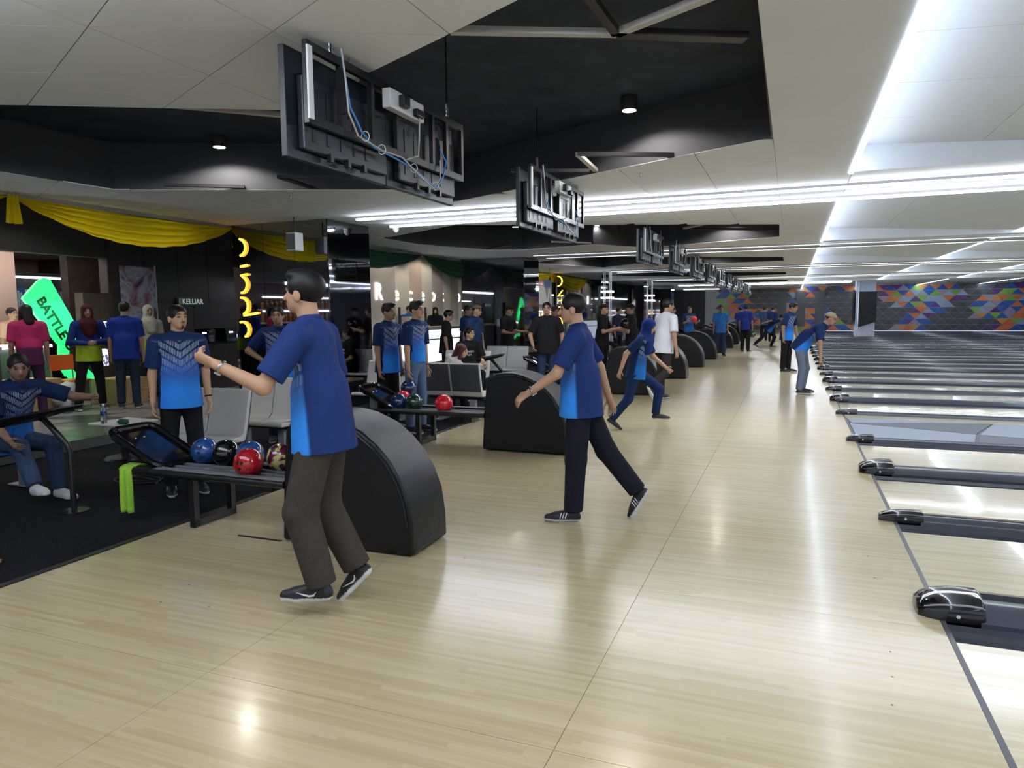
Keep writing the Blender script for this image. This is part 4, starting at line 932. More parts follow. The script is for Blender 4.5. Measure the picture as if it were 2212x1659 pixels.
# dome camera on the ceiling and speaker on the pillar
t = empty('dome_camera', (-6.45, 10.95, ZC)); tag(t, 'white dome camera under the ceiling beside the LED line', 'camera')
MB().lathe([(0.07, 0), (0.07, -0.03), (0.062, -0.035)], (0, 0, 0), 18).build('camera_base', 'seat_white', t, smooth=True); MB().lathe([(0.06, -0.03), (0.055, -0.075), (0.03, -0.11), (0.005, -0.12)], (0, 0, 0), 18).build('camera_dome', 'socket_white', t, smooth=True)
t = empty('speaker_box', (-7.3, 9.3, 2.72)); tag(t, 'grey speaker box hung in front of the first mirrored pillar', 'speaker')
MB().box(-0.09, 0.09, -0.1, 0.1, -0.14, 0.14).build('speaker_case', 'socket_white', t, bevel=0.01); MB().box(-0.08, 0.08, -0.104, -0.098, -0.12, 0.12).build('speaker_grille', 'wall_grey', t); MB().tube([(0, 0, 0.14), (0, 0, ZC-2.72)], 0.012, 6).build('speaker_hanger', 'steel_black', t)
# made-up lattice masts imitating LED reflections at the pillar edges
for i, y in enumerate((26.6, 35.2)):
    t = empty('lattice_mast', (-6.55, y, 0.004)); tag(t, ['silver lattice mast with two light rings by the third mirrored pillar', 'silver lattice mast with two light rings by the fourth mirrored pillar'][i], 'mast', 'lattice masts')
    for a in (-0.12, 0.12):
        for b_ in (-0.12, 0.12): MB().tube([(a, b_, 0), (a, b_, ZC-0.01)], 0.02, 6).build('mast_tube', 'steel_light', t)
    for k in range(9):
        z = 0.25 + k*0.34; MB().tube([(-0.12, -0.12, z), (0.12, -0.12, z), (0.12, 0.12, z), (-0.12, 0.12, z)], 0.01, 5, closed=True).build('mast_rung', 'steel_light', t)
    for z in (2.05, 2.28): MB().box(-0.22, 0.22, -0.16, 0.16, z, z+0.06).build('light_ring', 'led_soft', t)  # glowing bars imitate reflected lane LEDs, no lamps here

# ------------------------------------------------------------------ far triangle wall, louvers and lane pillar
fw = struct(MB().box(-11.2, 19.5, YW, YW+0.2, 0, 3.75).build('wall_far', 'tri_line'))
side, hh = 0.80, 0.40
pool_w = ['tri_orange', 'tri_amber', 'tri_purple', 'tri_blue', 'tri_pale', 'tri_green', 'tri_lilac', 'tri_orange', 'tri_blue']
cells = []
rr = random.Random(21)
def blotch(x, z):
    return (math.sin(x*0.95+0.4)+math.sin(x*0.43+z*1.3+1.0)+0.6*math.sin(x*1.9-z*2.1) + 0.5*math.sin(z*2.6+x*0.2)) > -0.15
for r in range(8):
    z0 = 0.02 + r*hh
    for c in range(-14, 46):
        x = c*side/2; up = (c+r) % 2 == 0
        if x < -6.3 or x > 15.2: continue
        a = 0.012
        tri = [(x+a*1.6, z0+a), (x+side-a*1.6, z0+a), (x+side/2, z0+hh-a*1.4)] if up else [(x+a*1.6, z0+hh-a), (x+side-a*1.6, z0+hh-a), (x+side/2, z0+a*1.4)]
        col = rr.choice(pool_w) if blotch(x+side/2, z0) else rr.choice(['tri_grey', 'tri_grey2'])
        cells.append((0 if col not in ('tri_grey', 'tri_grey2') else 1, rr.random(), tri, col))
cells.sort(key=lambda c: c[:2])
for c in cells[:300]: MB().prism(c[2], 'y', YW-0.015, YW).build('wall_triangle', c[3], fw)
g = MB()
for c in cells[300:]: g.prism(c[2], 'y', YW-0.015, YW)
o = g.build('plain_triangles', 'tri_grey', fw); o['kind'] = 'stuff'
MB().box(-11.2, -6.3, YW-0.02, YW, 0, 3.7).build('wall_infill', 'wall_dark', fw)
for k, x in enumerate((-0.75, 0.55, 1.85)):
    t = empty('wall_louver', (x, YW-0.1, 0.3)); tag(t, ['tall grey slatted vent on the triangle wall, farthest from the lane pillar', 'tall grey slatted vent between two others on the triangle wall', 'tall grey slatted vent on the triangle wall, closest to the lane pillar'][k], 'vent', 'slatted vents on the triangle wall')
    MB().box(-0.32, 0.32, -0.02, 0.06, 0, 2.6).build('louver_frame', 'louver', t)
    for q in range(20): MB().box(-0.29, 0.29, -0.06, -0.02, 0.08+q*0.125, 0.13+q*0.125).build('slat', 'wall_grey', t)
t = empty('lane_pillar', (3.85, 45.0, 0)); t['kind'] = 'structure'; t.name = 'pillar_6'
MB().box(-0.55, 0.45, -0.45, 0.45, 0.002, 3.2).build('pillar_core', 'tri_pale', t)
for q in range(4):
    for r in range(2):
        MB().prism([(-0.55+q*0.25, 0.02+r*0.25), (-0.3+q*0.25, 0.02+r*0.25), (-0.425+q*0.25, 0.25+r*0.25)], 'y', -0.462, -0.45).build('pillar_triangle', 'tri_lilac', t)
t = empty('pillar_screen', (4.0, 44.45, 0.62)); tag(t, 'large dark screen with slanted foot on the lane pillar', 'screen', 'dark screens on the lane pillar')
MB().prism([(-0.55, -0.1), (0.35, 0.22), (0.35, 1.9), (-0.55, 1.9)], 'y', -0.03, 0.03).build('screen_panel', 'screen_dark', t); MB().box(-0.6, -0.55, -0.04, 0.04, -0.15, 2.45).build('screen_edge', 'steel_light', t)
t = empty('pillar_screen', (3.2, 45.0, 0.62)); tag(t, 'narrow dark screen on the side of the lane pillar', 'screen', 'dark screens on the lane pillar')
MB().prism([(-0.5, 0.2), (0.5, 0.0), (0.5, 2.0), (-0.5, 2.0)], 'x', -0.03, 0.03).build('screen_panel', 'screen_dark', t)
wr = struct(MB().box(19.5, 19.7, YB, YW, 0, 3.85).build('wall_right', 'tri_grey'))
# ------------------------------------------------------------------ people: smooth-blended bodies turned into one surface each
V3 = lambda *a: np.array(a, float)
def unit(v): v = np.asarray(v, float); return v/np.linalg.norm(v)

class Field:
    """smooth union of tapered capsules and ellipsoids, then optional cuts and bites"""
    def __init__(s): s.p = []; s.cuts = []; s.bites = []
    def cap(s, a, b, ra, rb, k=0.02, fr=None, sc=1.0):      # fr: unit vector along which the shape is scaled by sc
        s.p.append(('c', np.array(a, float), np.array(b, float), ra, rb, k, None if fr is None else unit(fr), sc)); return s
    def ell(s, c, ax, r, k=0.02):                           # ax 3x3 rows = axes
        s.p.append(('e', np.array(c, float), np.array(ax, float), np.array(r, float), k)); return s
    def cut(s, p, n): s.cuts.append((np.array(p, float), unit(n))); return s       # keeps the side where (x-p).n < 0
    def bite(s, c, ax, r): s.bites.append((np.array(c, float), np.array(ax, float), np.array(r, float))); return s
    def bounds(s):
        lo = []; hi = []
        for q in s.p:
            if q[0] == 'c':
                r = max(q[3], q[4])*max(1, q[7])
                lo.append(np.minimum(q[1], q[2])-r); hi.append(np.maximum(q[1], q[2])+r)
            else: r = q[3].max(); lo.append(q[1]-r); hi.append(q[1]+r)
        return np.min(lo, 0)-0.03, np.max(hi, 0)+0.03
    def ev(s, P):
        P = P.astype(np.float32); d = None
        for q in s.p:
            if q[0] == 'c':
                _, a, b, ra, rb, k, fr, sc = q
                X = P - a.astype(np.float32); ba = b-a
                t = np.clip((X @ ba.astype(np.float32))/max(1e-9, ba@ba), 0, 1).astype(np.float32)
                D = X - t[:, None]*ba.astype(np.float32)
                if fr is not None:
                    h = D @ fr.astype(np.float32); D = D + (h*(1/sc-1))[:, None]*fr.astype(np.float32)
                e = np.sqrt((D*D).sum(1)) - (ra+(rb-ra)*t)
            else:
                _, c, ax, r, k = q
                X = (P - c.astype(np.float32)) @ ax.T.astype(np.float32)
                e = (np.sqrt(((X/r.astype(np.float32))**2).sum(1)) - 1)*np.float32(r.min())
            if d is None: d = e
            else:
                h = np.clip(0.5+0.5*(d-e)/k, 0, 1); d = d + (e-d)*h - k*h*(1-h)
        for c, ax, r in s.bites:
            X = (P - c.astype(np.float32)) @ ax.T.astype(np.float32)
            d = np.maximum(d, -(np.sqrt(((X/r.astype(np.float32))**2).sum(1)) - 1)*np.float32(r.min()))
        for p, n in s.cuts: d = np.maximum(d, (P - p.astype(np.float32)) @ n.astype(np.float32))
        return d
    def mesh(s, h):
        lo, hi = s.bounds(); B = 4
        n = np.ceil((hi-lo)/(h*B)).astype(int)+1
        g = [lo[i] + np.arange(n[i])*h*B + h*B/2 for i in range(3)]
        C = np.stack(np.meshgrid(*g, indexing='ij'), -1).reshape(-1, 3)
        dc = s.ev(C)
        act = np.abs(dc) < h*B*2.4
        N = n*B
        D = np.repeat(np.repeat(np.repeat(np.where(dc.reshape(n) < 0, -1.0, 1.0).astype(np.float32), B, 0), B, 1), B, 2)
        idx = np.argwhere(act.reshape(n))
        off = np.stack(np.meshgrid(range(B), range(B), range(B), indexing='ij'), -1).reshape(-1, 3)
        I = (idx[:, None, :]*B + off[None]).reshape(-1, 3)
        P = lo + (I+0.5)*h
        D[I[:, 0], I[:, 1], I[:, 2]] = s.ev(P)
        return nets(D, lo+0.5*h, h)

def nets(D, o, h):
    S_ = D < 0
    a = [S_[x:S_.shape[0]-1+x, y:S_.shape[1]-1+y, z:S_.shape[2]-1+z] for x in (0, 1) for y in (0, 1) for z in (0, 1)]
    cnt = sum(q.astype(np.int8) for q in a)
    cell = np.argwhere((cnt > 0) & (cnt < 8))
    if len(cell) == 0: return np.zeros((0, 3)), np.zeros((0, 4), int)
    cid = -np.ones(cnt.shape, np.int32); cid[cell[:, 0], cell[:, 1], cell[:, 2]] = np.arange(len(cell))
    acc = np.zeros((len(cell), 3)); num = np.zeros(len(cell))
    cr = [(x, y, z) for x in (0, 1) for y in (0, 1) for z in (0, 1)]
    for i in range(8):
        for ax in range(3):
            if cr[i][ax] == 0:
                j = list(cr[i]); j[ax] = 1
                p0 = cell + np.array(cr[i]); p1 = cell + np.array(j)
                d0 = D[p0[:, 0], p0[:, 1], p0[:, 2]]; d1 = D[p1[:, 0], p1[:, 1], p1[:, 2]]
                m_ = (d0 < 0) != (d1 < 0)
                t = np.where(m_, d0/np.where(m_, d0-d1, 1), 0)
                q = p0 + t[:, None]*(p1-p0)
                acc[m_] += q[m_]; num[m_] += 1
    Vt = o + acc/num[:, None]*h
    F = []
    for ax in range(3):
        b, c = (ax+1) % 3, (ax+2) % 3
        sl0 = [slice(None)]*3; sl1 = [slice(None)]*3; sl0[ax] = slice(0, -1); sl1[ax] = slice(1, None)
        A0 = S_[tuple(sl0)]; A1 = S_[tuple(sl1)]
        e = np.argwhere(A0 != A1); e = e[(e[:, b] > 0) & (e[:, c] > 0)]
        e = e[(e[:, b] < cnt.shape[b]) & (e[:, c] < cnt.shape[c]) & (e[:, ax] < cnt.shape[ax])]
        if len(e) == 0: continue
        eb = np.zeros(3, int); eb[b] = 1; ec = np.zeros(3, int); ec[c] = 1
        g = lambda q: cid[q[:, 0], q[:, 1], q[:, 2]]
        quad = np.stack([g(e-eb-ec), g(e-ec), g(e), g(e-eb)], 1)
        fl_ = A0[e[:, 0], e[:, 1], e[:, 2]]
        quad[~fl_] = quad[~fl_][:, ::-1]
        F.append(quad)
    return Vt, np.concatenate(F)

def to_obj(name, VF, m_, parent, origin, col=None, attr=None):
    V_, F_ = VF; V_ = V_ - origin
    me = bpy.data.meshes.new(name); me.vertices.add(len(V_)); me.vertices.foreach_set('co', V_.astype(np.float32).ravel())
    me.loops.add(len(F_)*4); me.loops.foreach_set('vertex_index', F_.astype(np.int32).ravel())
    me.polygons.add(len(F_)); me.polygons.foreach_set('loop_start', np.arange(len(F_), dtype=np.int32)*4); me.polygons.foreach_set('loop_total', np.full(len(F_), 4, np.int32))
    me.update(calc_edges=True); me.validate()
    me.polygons.foreach_set('use_smooth', np.ones(len(me.polygons), bool))
    if col is not None:
        a = me.attributes.new('tone', 'FLOAT_COLOR', 'POINT'); a.data.foreach_set('color', np.c_[col, np.ones(len(col))].astype(np.float32).ravel())
    if attr is not None:
        a = me.attributes.new('cloth', 'FLOAT_VECTOR', 'POINT'); a.data.foreach_set('vector', attr.astype(np.float32).ravel())
    me.materials.append(M[m_] if isinstance(m_, str) else m_)
    ob = bpy.data.objects.new(name, me); COL.objects.link(ob); ob.parent = parent
    return ob

def tone_mat(name, rough, spec=0.4, bump=None):
    m_ = mat(name, (1, 1, 1), rough, spec=spec, bump=bump); nt = m_.node_tree
    a = nt.nodes.new('ShaderNodeAttribute'); a.attribute_name = 'tone'; nt.links.new(a.outputs['Color'], nt.nodes['Principled BSDF'].inputs['Base Color'])
tone_mat('skin', 0.55); tone_mat('cloth_plain', 0.85, 0.15, (16, 0.55)); tone_mat('shoe_tone', 0.5); tone_mat('hair_tone', 0.5, 0.3)
M['skin'].node_tree.nodes['Principled BSDF'].inputs['Subsurface Weight'].default_value = 0.0

def polo_mat(name, navy, hem, mid, hatch=True):
    """cloth attribute: x = metres to the right of the spine line, y = 0 hem .. 1 shoulder, z = front (+) / back (-); sleeves have y > 2"""
    m_ = mat(name, navy, 0.8, spec=0.15, bump=(14, 0.5)); nt = m_.node_tree; L = nt.links.new; b = nt.nodes['Principled BSDF']
    at = nt.nodes.new('ShaderNodeAttribute'); at.attribute_name = 'cloth'; sp = nt.nodes.new('ShaderNodeSeparateXYZ'); L(at.outputs['Vector'], sp.inputs[0])
    x, y, z = sp.outputs
    def mth(op, a, v=0.0, w=None):
        n = nt.nodes.new('ShaderNodeMath'); n.operation = op
        for i, q in enumerate((a, v) if w is None else (a, v, w)):
            if hasattr(q, 'is_linked'): L(q, n.inputs[i])
            else: n.inputs[i].default_value = q
        return n.outputs[0]
    def mixc(f, c1, c2):
        n = nt.nodes.new('ShaderNodeMix'); n.data_type = 'RGBA'
        L(f, n.inputs[0])
        for i, c in ((6, c1), (7, c2)):
            if hasattr(c, 'is_linked'): L(c, n.inputs[i])
            else: n.inputs[i].default_value = (*c, 1)
        return n.outputs[2]
    def ss(v, lo, hi):
        n = nt.nodes.new('ShaderNodeMapRange'); n.interpolation_type = 'SMOOTHSTEP'; L(v, n.inputs[0]); n.inputs[1].default_value = lo; n.inputs[2].default_value = hi; return n.outputs[0]
    grad = mixc(ss(y, 0.22, 0.55), hem, mid)
    grad = mixc(ss(y, 0.5, 0.9), grad, tuple(c*1.0 for c in navy))
    ax = mth('ABSOLUTE', x)
    # diagonal chevron bands crossed by fine vertical dashes
    d1 = mth('ADD', y, mth('MULTIPLY', ax, -1.1))
    band = mth('FRACT', mth('MULTIPLY', d1, 9.0))
    bandm = mth('GREATER_THAN', band, 0.28)
    fine = mth('GREATER_THAN', mth('FRACT', mth('MULTIPLY', x, 85.0)), 0.5)
    topm = mth('MULTIPLY', ss(y, 0.42, 0.78), mth('SUBTRACT', 1.0, ss(y, 0.90, 0.97)))
    hat = mth('MULTIPLY', mth('MULTIPLY', bandm, fine), topm)
    front = mixc(mth('MULTIPLY', hat, 0.8), grad, (0.42, 0.47, 0.58)) if hatch else grad
    fm = mth('MULTIPLY', ss(z, -0.005, 0.02), mth('LESS_THAN', y, 1.5))
    col = mixc(fm, navy, front)
    L(col, b.inputs['Base Color'])
polo_mat('polo_blue', (0.010, 0.025, 0.095), (0.03, 0.24, 0.80), (0.03, 0.10, 0.38))
polo_mat('polo_blue_light', (0.015, 0.036, 0.15), (0.04, 0.28, 0.88), (0.05, 0.15, 0.45))  # same polo with bright light put into its colour
polo_mat('polo_dim', (0.008, 0.022, 0.075), (0.02, 0.15, 0.50), (0.02, 0.07, 0.24))  # same polo with shade put into its colour

def person(loc, heading, H=1.70, pose=None, shirt='polo_blue', trousers=(0.01, 0.01, 0.014), shoes=((0.02, 0.02, 0.022), (0.7, 0.7, 0.7)), skin=(0.42, 0.24, 0.15),
           hair='short', hair_col=(0.008, 0.007, 0.007), label='', group=None, lod=0.012, fat=1.0, watch=None, belt=False, beard=False, sleeve=0.8, seat=None, cap=None, scarf=None, tuck=False, collar=True, z0=0.0, slim=1.0, longsleeve=False, baggy=1.0, mark='stripe', prnt=None):
    P = dict(spine=(0, 0.03, 1), chest=(0, 0.03, 1), face=(0, 1, -0.02), armL=((-0.16, 0.0, -1), (-0.06, 0.2, -1)), armR=((0.16, 0.0, -1), (0.06, 0.2, -1)),
             legL=((-0.06, 0.04, -1), (-0.02, -0.03, -1)), legR=((0.06, -0.02, -1), (0.02, -0.05, -1)), footL=None, footR=None, curlL=0.35, curlR=0.35, shrug=0.0)
    P.update(pose or {})
    th = math.radians(heading); f = V3(math.cos(th), math.sin(th), 0); r = V3(math.sin(th), -math.cos(th), 0); u = V3(0, 0, 1)
    Wd = lambda v: v[0]*r + v[1]*f + v[2]*u
    U = lambda v: unit(Wd(v))
    sp = U(P['spine']); ch = U(P['chest']); fc = U(P['face'])
    rr_ = unit(r - sp*(r@sp)); fw_ = unit(np.cross(sp, rr_)); fw_ = fw_ if fw_@f > 0 or abs(fw_@f) < 1e-6 else -fw_
    cr_ = unit(r - ch*(r@ch)); cf_ = unit(np.cross(ch, cr_)); cf_ = cf_ if cf_@f >= -1e-6 else -cf_
    pel = V3(0, 0, 0)
    hips = {s: pel + rr_*(s*0.049*H) for s in (-1, 1)}
    waist = pel + sp*0.12*H; chest = waist + ch*0.13*H; shc = waist + ch*0.185*H; nb = waist + ch*0.205*H
    sh = {s: shc + cr_*(s*0.108*H) - ch*0.010*H for s in (-1, 1)}
    J = {}
    for s, nm in ((-1, 'L'), (1, 'R')):
        a1, a2 = P['arm'+nm][:2]; el = sh[s] + U(a1)*0.172*H; wr = el + U(a2)*0.148*H
        l1, l2 = P['leg'+nm]; kn = hips[s] + U(l1)*0.245*H; an = kn + U(l2)*0.235*H
        ft = P['foot'+nm]; ftd = U(ft) if ft is not None else unit(f*1.0 + r*s*0.12)
        J[s] = dict(el=el, wr=wr, kn=kn, an=an, ft=ftd, ha=U(P['hand'+nm]) if P.get('hand'+nm) else unit(wr-el))
    # put the lower foot on the ground, or the seat at its height
    def sole(s):
        d = J[s]['ft']; up = unit(u - d*(u@d)) if abs(u@d) < 0.95 else -unit(J[s]['an']-J[s]['kn'])
        return J[s]['an'] - up*0.045*H, up
    lowest = min(min((sole(s)[0] + J[s]['ft']*0.10*H)[2], (sole(s)[0] - J[s]['ft']*0.03*H)[2]) for s in (-1, 1))
    lift = -lowest + 0.004
    o = V3(loc[0], loc[1], z0 + lift)
    T = empty('person', (loc[0], loc[1], z0)); tag(T, label, 'person', group)
    org = V3(0, 0, -lift)                                  # local origin of the parts sits on the floor
    h = lod
    skin = np.array(skin)
    fr = max(0.0075, 0.62*h)                               # finger radius
    # ---------------- body
    B = Field()
    w_ = 0.075*H*fat*slim
    B.cap(pel, waist, 0.080*H*fat*slim, w_, 0.03, fw_, 0.62).cap(waist, chest, w_, 0.086*H*slim, 0.03, cf_, 0.60)
    B.cap(sh[-1]*0.9+sh[1]*0.1, sh[1]*0.9+sh[-1]*0.1, 0.03*H, 0.03*H, 0.03)
    for s in (-1, 1):
        j = J[s]
        B.cap(sh[s], j['el'], 0.027*H, 0.0235*H, 0.02).cap(j['el'], j['wr'], 0.0235*H, 0.0155*H, 0.015)
        B.cap(hips[s], j['kn'], 0.045*H, 0.030*H, 0.03).cap(j['kn'], j['an'], 0.030*H, 0.021*H, 0.02)
        # hand: palm and five fingers
        d = j['ha']; fo = unit(j['wr']-j['el']); side = np.cross(d, f if abs(d@f) < 0.9 else u); 
        pl = P.get('palm'+('L' if s < 0 else 'R'))
        nrm = U(pl) if pl is not None else unit(-s*r*0.9 + 0.3*f)       # palm normal (towards the body)
        nrm = unit(nrm - d*(nrm@d)); side = unit(np.cross(d, nrm))      # across the knuckles
        fwd = f if pl is None else (f if abs(side@f) > 0.15 else u)
        if side@fwd < 0: side = -side                                     # thumb side leads
        cu = P['curl'+('L' if s < 0 else 'R')]
        pw = 0.019*H
        pa = j['wr'] + d*0.012*H; pb = j['wr'] + d*0.05*H
        B.cap(pa, pb, 0.016*H, 0.018*H, 0.012, nrm, 0.55)
        for q, (off, ln) in enumerate(((0.9, 0.040), (0.32, 0.045), (-0.28, 0.042), (-0.85, 0.033))):
            b0 = pb + side*(off*pw); d1 = unit(d + nrm*(0.3+0.9*cu) + side*(0.10*off)); d2 = unit(d*(1-1.1*cu) + nrm*(0.5+1.3*cu)); l1 = ln*H*0.52; l2 = ln*H*0.55
            B.cap(b0, b0+d1*l1, fr*1.05, fr, 0.004).cap(b0+d1*l1, b0+d1*l1+d2*l2, fr, fr*0.82, 0.004)
        t0 = pa + side*0.016*H + d*0.006*H; td = unit(side*0.75 + d*0.8 + nrm*0.35); td2 = unit(side*(0.35-0.5*cu) + d*0.9 + nrm*(0.3+0.8*cu))
        B.cap(t0, t0+td*0.022*H, fr*1.2, fr*1.1, 0.008).cap(t0+td*0.022*H, t0+td*0.022*H+td2*0.02*H, fr*1.1, fr*0.85, 0.005)
    # neck and head
    hr = unit(np.cross(fc, u)); 
    if hr@r < 0 and abs(hr@r) > 0.2: pass
    hu = unit(np.cross(hr, fc)); 
    if hu@u < 0: hu = -hu
    ha = np.array([hr, fc, hu])
    hb = nb + unit(ch*0.8+0.2*u)*0.035*H + fc*0.008*H          # base of skull
    hc = hb + hu*0.062*H + fc*0.010*H                          # head centre
    hs = 0.122*H/0.2                                           # head scale: chin to crown 0.128H
    q_ = lambda x, y, z: hc + (hr*x + fc*y + hu*z)*H
    B.cap(nb - ch*0.03*H, hb + hu*0.03*H, 0.034*H, 0.031*H, 0.02)
    B.ell(q_(0, -0.006, 0.014), ha, V3(0.043, 0.053, 0.050)*H, 0.01)
    B.ell(q_(0, 0.010, -0.018), ha, V3(0.037, 0.040, 0.046)*H, 0.015)
    B.ell(q_(0, 0.030, -0.046), ha, V3(0.020, 0.018, 0.014)*H, 0.014)      # chin
    B.cap(q_(0, 0.046, 0.004), q_(0, 0.060, -0.016), 0.0055*H, 0.0085*H, 0.008)   # nose
    B.ell(q_(0, 0.043, 0.013), ha, V3(0.026, 0.008, 0.006)*H, 0.01)        # brow
    B.ell(q_(0, 0.046, -0.033), ha, V3(0.013, 0.008, 0.007)*H, 0.008)      # mouth
    if h < 0.016:
        for s in (-1, 1):
            B.ell(q_(s*0.044, -0.006, -0.008), ha, V3(0.006, 0.013, 0.020)*H, 0.005)
            B.bite(q_(s*0.0175, 0.052, 0.003), ha, V3(0.009, 0.007, 0.005)*H)
    Vt, Fc = B.mesh(h)
    col = np.tile(skin, (len(Vt), 1))
    X = (Vt - hc) @ ha.T / H
    dark = np.array(hair_col)
    def paint(mask, c, k=1.0): col[mask] = col[mask]*(1-k) + np.array(c)*k
    e2 = lambda cx, cy, cz, rx, ry, rz: (((X[:, 0]-cx)/rx)**2 + ((X[:, 1]-cy)/ry)**2 + ((X[:, 2]-cz)/rz)**2) < 1
    pad = max(0.0, h/H*0.35)
    for s in (-1, 1):
        paint(e2(s*0.0175, 0.045, 0.003, 0.010+pad*.5, 0.02, 0.0045+pad*.6), skin*0.35 + 0.08)
        paint(e2(s*0.0175, 0.045, 0.003, 0.0045+pad*.3, 0.02, 0.004+pad*.4), (0.01, 0.008, 0.008))
        paint(e2(s*0.0185, 0.045, 0.0165, 0.013, 0.02, 0.0035+pad*.6), dark*0.7+skin*0.12)
    paint(e2(0, 0.05, -0.033, 0.014, 0.02, 0.0045+pad*.5), skin*np.array((0.75, 0.48, 0.48)))
    if beard:
        paint(e2(0, 0.05, -0.0245, 0.016, 0.02, 0.0035+pad*.5), dark*0.7+skin*0.15); paint(e2(0, 0.045, -0.050, 0.010, 0.03, 0.010), dark*0.7+skin*0.15)
    to_obj('body', (Vt, Fc), 'skin', T, org, col)
    # ---------------- shirt
    Sf = Field(); sw = 0.090*H*fat*slim; hipw = (0.112 if not tuck else 0.094)*H*max(1.0, fat*0.97)*(slim*0.5+0.5)
    hem = -0.055 if not tuck else 0.025
    Sf.cap(pel - sp*0.08*H, waist, hipw, sw+0.004*H, 0.03, fw_, 0.88).cap(waist, chest, sw+0.003*H, 0.098*H*slim, 0.03, cf_, 0.64)
    Sf.cap(sh[-1]*0.88+sh[1]*0.12-ch*0.005*H, sh[1]*0.88+sh[-1]*0.12-ch*0.005*H, 0.042*H, 0.042*H, 0.035)
    Sf.cap(nb-ch*0.035*H, nb+ch*0.004*H, 0.060*H, 0.040*H, 0.03)
    for s in (-1, 1): Sf.cap(nb - ch*0.006*H, sh[s]*0.8+nb*0.2-ch*0.004*H, 0.036*H, 0.038*H, 0.03)
    for s in (-1, 1):
        if longsleeve:
            Sf.cap(sh[s], J[s]['el'], 0.040*H, 0.033*H, 0.03).cap(J[s]['el'], J[s]['wr'], 0.033*H, 0.024*H, 0.02)
        else:
            e_ = sh[s] + (J[s]['el']-sh[s])*(sleeve+0.25)
            Sf.cap(sh[s], e_, 0.041*H, 0.0425*H, 0.03)
    Sf.cut(pel + sp*hem*H, -sp)
    sf_V = None
    if not longsleeve:
        # cut the sleeves with a custom pass: trim beyond the cuff, only near the arm
        base_ev = Sf.ev
        cuffs = [(sh[s] + (J[s]['el']-sh[s])*sleeve, unit(J[s]['el']-sh[s]), sh[s], J[s]['el']) for s in (-1, 1)]
        tor = Field(); tor.cap(pel - sp*0.08*H, waist, hipw, sw+0.004*H, 0.03, fw_, 0.88).cap(waist, chest, sw+0.003*H, 0.098*H*slim, 0.03, cf_, 0.64); tor.cut(pel + sp*hem*H, -sp)
        def ev2(Pt, base_ev=base_ev):
            d = base_ev(Pt); td = tor.ev(Pt)
            for c, n, a, b in cuffs:
                X_ = Pt - c; pl_ = X_ @ n; rd = np.linalg.norm(X_ - np.outer(pl_, n), axis=1)
                d = np.where((pl_ > -0.06) & (td > 0.012) & (rd < 0.07*H), np.maximum(d, pl_), d)
            return d.astype(np.float32)
        Sf.ev = ev2
    Vt, Fc = Sf.mesh(h)
    L_ = (shc - pel); ll = np.linalg.norm(shc-pel) + 0.02*H
    tv = (Vt - (pel + sp*hem*H)) @ unit(L_) / (ll - hem*H)
    tx = (Vt - pel) @ cr_; tz = (Vt - pel - np.outer((Vt-pel) @ unit(L_), unit(L_))) @ (cf_ if True else fw_)
    for s in (-1, 1):
        d = Vt - sh[s]; n = unit(J[s]['el']-sh[s]); t_ = d @ n; rad = np.linalg.norm(d - np.outer(t_, n), axis=1)
        slv = (t_ > 0.0) & (rad < 0.052*H) & (np.abs(tx) > 0.098*H) | (t_ > 0.05*H) & (rad < 0.047*H) & (np.abs(tx) > 0.085*H)
        tv = np.where(slv, 2.5, tv)
    att = np.c_[tx, tv, tz]
    if isinstance(shirt, str): to_obj('shirt', (Vt, Fc), shirt, T, org, attr=att)
    else:
        c1, c2 = (shirt, shirt) if not isinstance(shirt[0], tuple) else shirt
        cc_ = np.where((tv < 0.42)[:, None], np.array(c2), np.array(c1)); to_obj('shirt', (Vt, Fc), 'cloth_plain', T, org, cc_)
    if collar and h < 0.016:
        Cf = Field(); Cf.cap(nb - ch*0.012*H, nb + ch*0.020*H, 0.045*H, 0.041*H, 0.01)
        Cf.cut(nb + ch*0.018*H + cf_*0.0*H, unit(ch + cf_*0.25)); Cf.bite(nb + cf_*0.055*H - ch*0.01*H, np.array([cr_, cf_, ch]), V3(0.014, 0.03, 0.05)*H)
        to_obj('collar', Cf.mesh(h), 'collar_navy' if isinstance(shirt, str) else 'cloth_black', T, org)
    # ---------------- trousers
    Tf = Field(); Tf.cap(pel - rr_*0.026*H + sp*0.01*H, pel + rr_*0.026*H + sp*0.01*H, 0.060*H*fat, 0.060*H*fat, 0.03, fw_, 0.98)
    Tf.cap(pel, waist - sp*0.06*H, 0.078*H*fat*slim, 0.076*H*fat*slim, 0.03, fw_, 0.72)
    for s in (-1, 1):
        j = J[s]; Tf.cap(hips[s], j['kn'], 0.0545*H*min(fat, 1.12), 0.041*H*baggy, 0.03).cap(j['kn'], j['an'] + (j['an']-j['kn'])*0.06, 0.041*H*baggy, 0.036*H*baggy, 0.025)
    tb = Tf.ev
    def ev3(Pt, tb=tb):
        d = tb(Pt); X_ = Pt - pel; top = X_ @ sp - (0.065 if tuck else -0.01)*H
        d = np.where(X_ @ fw_ < 0.075*H, np.maximum(d, top), d)
        for s in (-1, 1):
            k_, a_ = J[s]['kn'], J[s]['an']; n = unit(a_-k_); c = a_ - n*0.004*H
            X_ = Pt - c; t_ = X_ @ n; rd = np.linalg.norm(X_ - np.outer(t_, n), axis=1)
            d = np.where((t_ > -0.05) & (rd < 0.075*H), np.maximum(d, t_), d)
        return d.astype(np.float32)
    Tf.ev = ev3
    Vt, Fc = Tf.mesh(h)
    to_obj('trousers', (Vt, Fc), 'cloth_plain', T, org, np.tile(np.array(trousers), (len(Vt), 1)))
